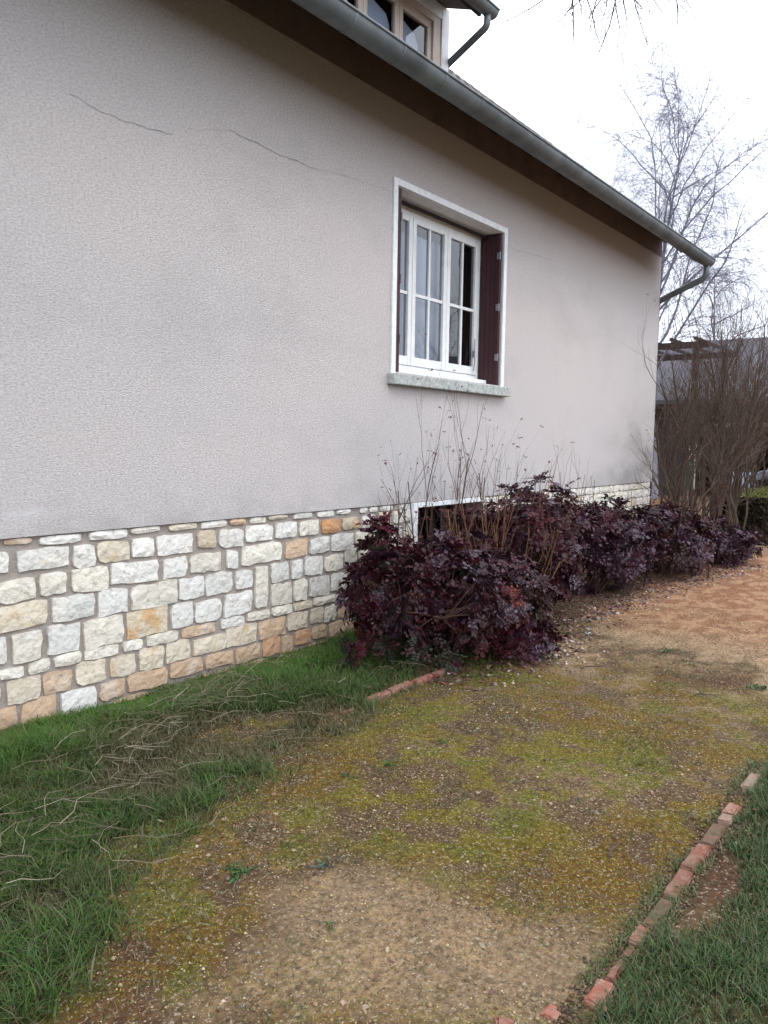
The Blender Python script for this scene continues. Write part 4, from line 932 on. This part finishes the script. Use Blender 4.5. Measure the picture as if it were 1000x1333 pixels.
def bare_shrub(lab, base, n, h, r, lvl, seed, mt='stem', fan=.3, rb=.12, kids=(3, 5), spread=.42, buds=None, budc=(.12, .03, .03), name='bare_shrub', lean=(0, 0), cat='shrub', grp=None, ymax=-.02, ratio=.5, wig=.09):
    q = random.Random(seed); root = empty(name, (base[0], base[1], 0)); tag(root, lab, cat, grp); tips = []
    nst = 0
    for i in range(n):
        m = MB(); a = q.uniform(0, 6.28); b = Vector((math.cos(a)*rb*q.random(), math.sin(a)*rb*q.random(), -.02)); f = q.uniform(0, fan)
        d = Vector((math.cos(a)*f+lean[0], math.sin(a)*f+lean[1], 1)); hh = h*q.uniform(.6, 1.05)
        grow(m, b, d, hh, r*q.uniform(.7, 1.2), q, lvl, spread, .2, kids, ratio, 6, wig, 5, 0, tips)
        # keep clear of the wall
        m.v = [(vx, min(vy, ymax-base[1]), vz) for vx, vy, vz in m.v]
        m.build('stem', M[mt], root)
    if buds:
        mb = MB()
        for p, d in tips:
            if q.random() > buds: continue
            for _ in range(q.randint(1, 3)):
                a = Vector((q.uniform(-1, 1), q.uniform(-1, 1), q.uniform(-.3, 1))).normalized(); s = q.uniform(.008, .02); o = a.orthogonal().normalized(); pp = Vector((p.x, min(p.y, ymax-base[1]-.02), p.z))
                mb.add([pp, pp+a*s+o*s*.4, pp+a*s*1.9, pp+a*s-o*s*.4], [(0, 1, 2, 3)], budc)
        tag(mb.build('withered_leaves', M['litter'], root), kind='stuff')
    return root
G1 = 'bare twiggy shrubs standing among the purple bushes'
bare_shrub('tall thin bare stems with withered tips standing against the plaster left of the cellar window', (4.98, -.3), 4, 1.55, .009, 2, 21, 'stem', .1, .16, (2, 4), .5, .9, grp=G1, name='dried_stems')
bare_shrub('thin bare reddish stems rising in front of the cellar window frame', (5.35, -.28), 7, 1.15, .007, 2, 22, 'stem', .12, .25, (2, 4), .45, .7, grp=G1, name='dried_stems')
bare_shrub('thick sheaf of orange brown stems between the two big purple bushes', (5.4, -.92), 40, 1.05, .0085, 1, 23, 'stem_red', .55, .22, (2, 4), .4, .35, grp=G1)
bare_shrub('bare upright stems with dark red tips under the right side of the window', (6.05, -.35), 13, 1.4, .009, 2, 24, 'stem', .2, .35, (2, 4), .45, .7, grp=G1)
bare_shrub('few pale thin stems sticking up before the plaster behind the plum coloured bush', (8.1, -.4), 6, 1.2, .007, 1, 25, 'stem_red', .2, .3, (2, 4), .4, .3, grp=G1)
bare_shrub('low tangle of bare brown stems among the farthest purple bush', (9.3, -.95), 22, 1.0, .009, 2, 31, 'stem', .6, .6, (2, 4), .5, .2)
bare_shrub('slender crooked bare shrub in front of the plaster beside the far house corner', (10.95, -.6), 12, 2.35, .022, 2, 26, 'stem_grey', .3, .2, (4, 6), .6, .5, wig=.16, lean=(.05, .02))
bare_shrub('large many stemmed bare shrub standing just beyond the house corner', (12.5, -.75), 20, 3.0, .024, 3, 27, 'stem_grey', .4, .35, (4, 6), .6, .3, wig=.15, ymax=5, budc=(.07, .03, .03))
bare_shrub('brown bare shrub with arching twigs right of the many stemmed one', (14.2, -.4), 15, 3.2, .022, 3, 28, 'stem_grey', .6, .4, (4, 6), .65, .1, wig=.16, ymax=5)
bare_shrub('grey bare thicket shrub at the right edge above the hedge', (16.3, -.4), 17, 3.4, .024, 3, 29, 'stem_grey', .6, .5, (5, 7), .65, .1, wig=.16, ymax=5)
bare_shrub('bare shrub behind the many stemmed one, against the neighbouring building', (15.6, .9), 15, 3.4, .024, 3, 30, 'stem_grey', .5, .5, (4, 6), .65, .1, wig=.16, ymax=5)

# birch behind the house ----------------------------------------------------
def bare_tree(name, lab, base, h, r, seed, limbs, lvl_t, spread, droop, start=.25, lean=(0, 0), mt='twig', tw=26, fan=(.25, .75), limbl=.5, kd=(3, 5), wl=.15, rl=1.):
    q = random.Random(seed); root = empty(name, (base[0], base[1], 0)); tag(root, lab, 'tree')
    m = MB(); pts = []; rr = []; p = Vector((0, 0, -.1)); d = Vector((lean[0], lean[1], 1)).normalized()
    for i in range(13):
        pts.append(p.copy()); rr.append(max(r*(1-i/12.5), .012)); d = (d+Vector((q.gauss(0, .05), q.gauss(0, .05), .06))).normalized(); p = p+d*h/12
    m.tube(pts, rr, 10, False); m.build('trunk', M['bark'], root, smooth=True)
    tw_ = MB()
    for i in range(limbs):
        t = start+(1-start)*(i+q.random())/limbs; j = min(11, int(t*12)); b = pts[j].lerp(pts[j+1], t*12-j); a = i*2.4+q.uniform(-.5, .5)
        f = q.uniform(*fan); dd = Vector((math.cos(a)*math.sin(f), math.sin(a)*math.sin(f), math.cos(f))); L_ = h*limbl*(1-t*.62)*q.uniform(.75, 1.15)
        lb = MB(); P = [b]; RR = [(rr[j]*.5+.01)*rl]; dk = dd
        for k in range(8):
            dk = (dk+Vector((q.gauss(0, wl), q.gauss(0, wl), q.gauss(0, wl*.6)+.05-.022*k))).normalized(); P.append(P[-1]+dk*L_/8); RR.append(RR[0]*(1-.85*(k+1)/8))
        lb.tube(P, RR, 6, False); lb.build('limb', M['bark'], root, smooth=True)
        for k in range(tw):
            u = q.uniform(.15, 1); jj = min(7, int(u*8)); bb = P[jj].lerp(P[jj+1], u*8-jj); ax = (P[jj+1]-P[jj]).normalized(); o = ax.orthogonal().normalized(); o.rotate(Matrix.Rotation(q.uniform(0, 6.28), 3, ax).to_quaternion())
            grow(tw_, bb, ax*.75+o*.7, L_*.3*q.uniform(.5, 1.2), max(RR[jj]*.3, .0045), q, 2, spread, .02, kd, .6, 4, .14, 3, droop)
    tag(tw_.build('twigs', M[mt], root), kind='stuff')
    return root
bare_tree('birch_tree', 'tall bare birch with fine drooping twigs standing behind the far end of the house', (22.3, 3.5), 9.6, .13, 41, 30, 2, .6, .45, .28, (0, 0), mt='twig', tw=60, fan=(.35, 1.0), limbl=.85, kd=(4, 7), wl=.17, rl=.75)
bare_tree('bare_tree', 'bare thin-twigged tree leaning in from the right edge behind the shrubs', (21.5, -1.6), 6.6, .11, 43, 14, 2, .55, .12, .2, (-.05, .05), tw=20, fan=(.4, 1.1))
bare_tree('bare_tree', 'lower bare tree between the birch and the neighbouring building', (27.5, 3.3), 7.0, .12, 44, 14, 2, .5, .12, .2, (0, 0), tw=16, fan=(.4, 1.1))
bare_tree('bare_tree', 'bare tree far out of the frame, mirrored in the window panes', (28, -14.5), 7.5, .12, 45, 14, 2, .5, .12, .2, (0, 0), tw=10, fan=(.4, 1.1))
# tree whose twigs hang into the top of the picture
root = empty('overhanging_tree', (5.6, -6.2, 0)); tag(root, 'tree out of the frame whose bare dark twigs hang in at the top right', 'tree')
m = MB(); m.tube([(0, 0, -.1), (.05, 0, 1.5), (0, .1, 3.2), (-.1, .2, 5.2), (-.1, .3, 7.5)], [.2, .17, .15, .1, .03], 10, False); m.build('trunk', M['bark'], root, smooth=True)
q = random.Random(77); m = MB(); L0 = [(-.05, .15, 4.2), (-.4, 1.2, 5.0), (-.9, 2.6, 5.1), (-1.45, 4.0, 4.5)]; m.tube(L0, [.07, .05, .035, .02], 8, False)
m.tube([L0[2], (-1.0, 3.3, 4.7), (-1.15, 3.75, 4.25)], [.03, .018, .01], 6, False)
tips_at = [((4.15, -2.15, 3.88), (.02, .0, -1), .42, 16), ((4.05, -1.97, 3.84), (-.3, .2, -.8), .34, 6), ((4.24, -2.38, 3.84), (.2, -.1, -.9), .38, 5)]
for (P, d, l, n_) in tips_at:
    P = Vector(P)-root.location; m.tube([Vector(L0[3]) if P.z < 4.5 else P, (Vector(L0[3])+P)/2+Vector((0, 0, .08)), P], [.015, .01, .006], 5, False)
    for k in range(n_): grow(m, P, (d[0]+q.gauss(0, .5), d[1]+q.gauss(0, .5), d[2]), l*q.uniform(.6, 1.25), .005, q, 2, .5, -.1, (2, 3), .5, 5, .2, 4)
m.build('limb', M['stem_grey'], root)

# hedge ---------------------------------------------------------------------
def hedge(lab, x0, x1, y0, y1, h, n, seed):
    q = np.random.default_rng(seed); root = empty('hedge', ((x0+x1)/2, (y0+y1)/2, 0)); tag(root, lab, 'hedge')
    face = q.choice(5, n, p=[.3, .2, .3, .1, .1]); u = q.random(n); v = q.random(n); X_ = x0+(x1-x0)*u; Y_ = y0+(y1-y0)*q.random(n); Z_ = h*v
    Z_ = np.where(face == 0, h*(.96+.08*fbm(X_*3, Y_*3, 5, 2)), Z_); X_ = np.where(face == 1, x0+q.normal(0, .03, n), X_); Y_ = np.where(face == 2, y0+q.normal(0, .03, n), Y_); Y_ = np.where(face == 3, y1, Y_)
    s = q.uniform(.012, .03, n); A = q.normal(0, 1, (n, 3)); A /= np.linalg.norm(A, axis=1)[:, None]; B = np.cross(A, q.normal(0, 1, (n, 3))); B /= np.linalg.norm(B, axis=1)[:, None]
    c = np.stack([X_-root.location.x, Y_-root.location.y, Z_], 1); P = np.stack([c-A*s[:, None], c-B*s[:, None]*.5, c+A*s[:, None], c+B*s[:, None]*.5], 1).reshape(-1, 3)
    o = (np.arange(n)*4)[:, None]; F = np.concatenate([o+np.array([[0, 1, 2]]), o+np.array([[0, 2, 3]])])
    top = (face == 0); col = np.where(top[:, None], np.array([[.12, .12, .02]]), np.array([[.03, .022, .012]]))*q.uniform(.6, 1.4, (n, 1))
    ob = link('foliage', np_mesh('foliage', P, F, M['grass'], np.repeat(col, 4, 0)), root); tag(ob, kind='stuff')
    m = MB(); rx, ry = root.location.x, root.location.y; m.box(x0+.06-rx, x1-.06-rx, y0+.06-ry, y1-.06-ry, .02, h-.05)
    m.build('branches', mat('hedge_inside', (.03, .02, .012), .95, .05), root)
hedge('clipped low hedge with yellow green top, brown at the sides, beyond the sandy path', 12.9, 19.0, -1.3, -.45, .7, 26000, 1)

# neighbouring building and yard things --------------------------------------
nb = empty('outbuilding', (27, 3, 0)); tag(nb, 'low grey roofed outbuilding with dark open front, seen through the shrubs', 'building')
MW = mat('grey_brown_render', (.06, .05, .047), .9, .1, noise=(2, (.045, .04, .038), .2)); MR = mat('slate_roof', (.13, .13, .145), .8, .3, noise=(3, (.08, .08, .1), .2))
bx0, bx1, by0, by1 = 24, 34, -14, 7
m = MB()
for ya, yb_ in ((by0, -1.2), (2.9, by1)): m.box(bx0-27, bx0-27+.25, ya-3, yb_-3, 0, 2.7)
m.box(bx0-27, bx0-27+.25, -1.2-3, 2.9-3, 2.05, 2.7); m.box(bx1-27-.25, bx1-27, by0-3, by1-3, 0, 2.7); m.box(bx0-27+.25, bx1-27-.25, by1-3-.25, by1-3, 0, 2.7); m.box(bx0-27+.25, bx1-27-.25, by0-3, by0-3+.25, 0, 2.7)
m.build('wall', MW, nb)
m = MB(); xa, xb, xm = bx0-.5-27, bx1+.5-27, (bx0+bx1)/2-27; m.add([(xa, by0-3.4, 2.62), (xa, by1-2.6, 2.62), (xm, by1-2.6, 4.9), (xm, by0-3.4, 4.9), (xb, by0-3.4, 2.62), (xb, by1-2.6, 2.62),
    (xa, by0-3.4, 2.74), (xa, by1-2.6, 2.74), (xm, by1-2.6, 5.02), (xm, by0-3.4, 5.02), (xb, by0-3.4, 2.74), (xb, by1-2.6, 2.74)],
    [(0,1,2,3),(3,2,5,4),(9,8,7,6),(10,11,8,9),(0,6,7,1),(1,7,8,2),(2,8,11,5),(3,9,6,0),(4,10,9,3),(5,11,10,4)])
m.build('roof', MR, nb)
m = MB(); m.box(bx0-27-.06, bx0-27-.005, -1.3-3, 3.0-3, 1.98, 2.1); m.box(bx0-27-.05, bx0-27-.005, -1.3-3, -1.2-3, 0, 1.98); m.box(bx0-27-.05, bx0-27-.005, 2.9-3, 3.0-3, 0, 1.98); m.build('opening_frame', M['beige'], nb)
m = MB(); m.box(bx0-27-.8, bx0-27-.6, -3.4, 3.6, 2.48, 2.6); m.build('eave_beam', M['soffit'], nb)
# pergola by the corner
pg = empty('pergola', (20, 3, 0)); tag(pg, 'dark timber pergola with flat top just beyond the house corner', 'pergola')
for px_, py_ in ((0, 1.6), (0, -1.1), (2.6, 1.6), (2.6, -1.1)):
    m = MB(); m.box(px_-.06, px_+.06, py_-.06, py_+.06, 0, 3.75); m.build('post', M['soffit'], pg)
for px_ in (0, 2.6): m = MB(); m.box(px_-.05, px_+.05, -1.4, 1.9, 3.75, 3.9); m.build('beam', M['soffit'], pg)
for k in range(6): m = MB(); m.box(-.4, 3.0, -1.2+k*.55, -1.14+k*.55, 3.9, 3.97); m.build('rafter', M['soffit'], pg)
# closed parasol, garden chair, kettle barbecue
ps = empty('closed_parasol', (17.3, 1.15, 0)); tag(ps, 'narrow green pole-like parasol folded shut with a pale tip, behind the bare shrub', 'parasol')
MG = mat('green_cloth', (.015, .16, .075), .8, .2); MBL = mat('pale_blue_plastic', (.25, .33, .42), .5, .4)
m = MB(); m.tube([(0, 0, 0), (0, 0, 1.45)], .02, 8); m.build('pole', M['steel'], ps)
m = MB(); m.tube([(0, 0, .55), (0, 0, .62), (0, 0, .9), (0, 0, 1.15)], [.05, .085, .07, .03], 10); m.build('canopy', MG, ps, smooth=True)
m = MB(); m.tube([(0, 0, 1.15), (0, 0, 1.3), (0, 0, 1.42)], [.035, .04, .012], 10); m.build('tip_cover', M['white'], ps, smooth=True)
m = MB(); m.tube([(0, 0, .0), (0, 0, .06), (0, 0, .08)], [.25, .24, .05], 16); m.build('base', M['steel'], ps)
ch = empty('garden_chair', (17.9, .3, 0)); tag(ch, 'pale blue plastic garden chair standing behind the hedge', 'chair')
m = MB(); m.box(-.24, .24, -.24, .24, .42, .46); m.build('seat', MBL, ch, bevel=.01)
m = MB(); m.add([(.2, -.24, .46), (.2, .24, .46), (.3, .22, .92), (.3, -.22, .92), (.24, -.24, .46), (.24, .24, .46), (.34, .22, .92), (.34, -.22, .92)], [(0,1,2,3),(7,6,5,4),(0,4,5,1),(1,5,6,2),(2,6,7,3),(3,7,4,0)]); m.build('backrest', MBL, ch)
for a in (-.21, .21):
    for b in (-.21, .21): m = MB(); m.tube([(a*1.15, b*1.15, 0), (a, b, .42)], [.018, .024], 8); m.build('leg', MBL, ch)
    m = MB(); m.box(-.2, .24, a*1.12-.02, a*1.12+.02, .64, .67); m.box(-.2, -.17, a*1.12-.015, a*1.12+.015, .46, .64); m.build('armrest', MBL, ch)
bq = empty('barbecue', (18.9, -.05, 0)); tag(bq, 'dark round kettle barbecue with lid at the right edge behind the hedge', 'barbecue')
def lathe(prof, k=20):
    m = MB(); vs = [(r_*math.cos(2*math.pi*j/k), r_*math.sin(2*math.pi*j/k), z_) for r_, z_ in prof for j in range(k)]
    m.add(vs, [(i*k+j, i*k+(j+1) % k, (i+1)*k+(j+1) % k, (i+1)*k+j) for i in range(len(prof)-1) for j in range(k)]); return m
MK = mat('black_enamel', (.015, .015, .018), .3, .5)
lathe([(.02, .5), (.18, .53), (.28, .64), (.3, .74)]).build('bowl', MK, bq, smooth=True); lathe([(.305, .745), (.29, .84), (.18, .93), (.02, .96)]).build('lid', MK, bq, smooth=True)
m = MB(); m.tube([(-.06, 0, .95), (-.05, 0, 1.0), (.05, 0, 1.0), (.06, 0, .95)], .012, 6); m.build('handle', M['beige'], bq)
for k in range(3): a = k*2.09; m = MB(); m.tube([(.32*math.cos(a), .32*math.sin(a), 0), (.17*math.cos(a), .17*math.sin(a), .6)], .013, 6); m.build('leg', M['steel'], bq)
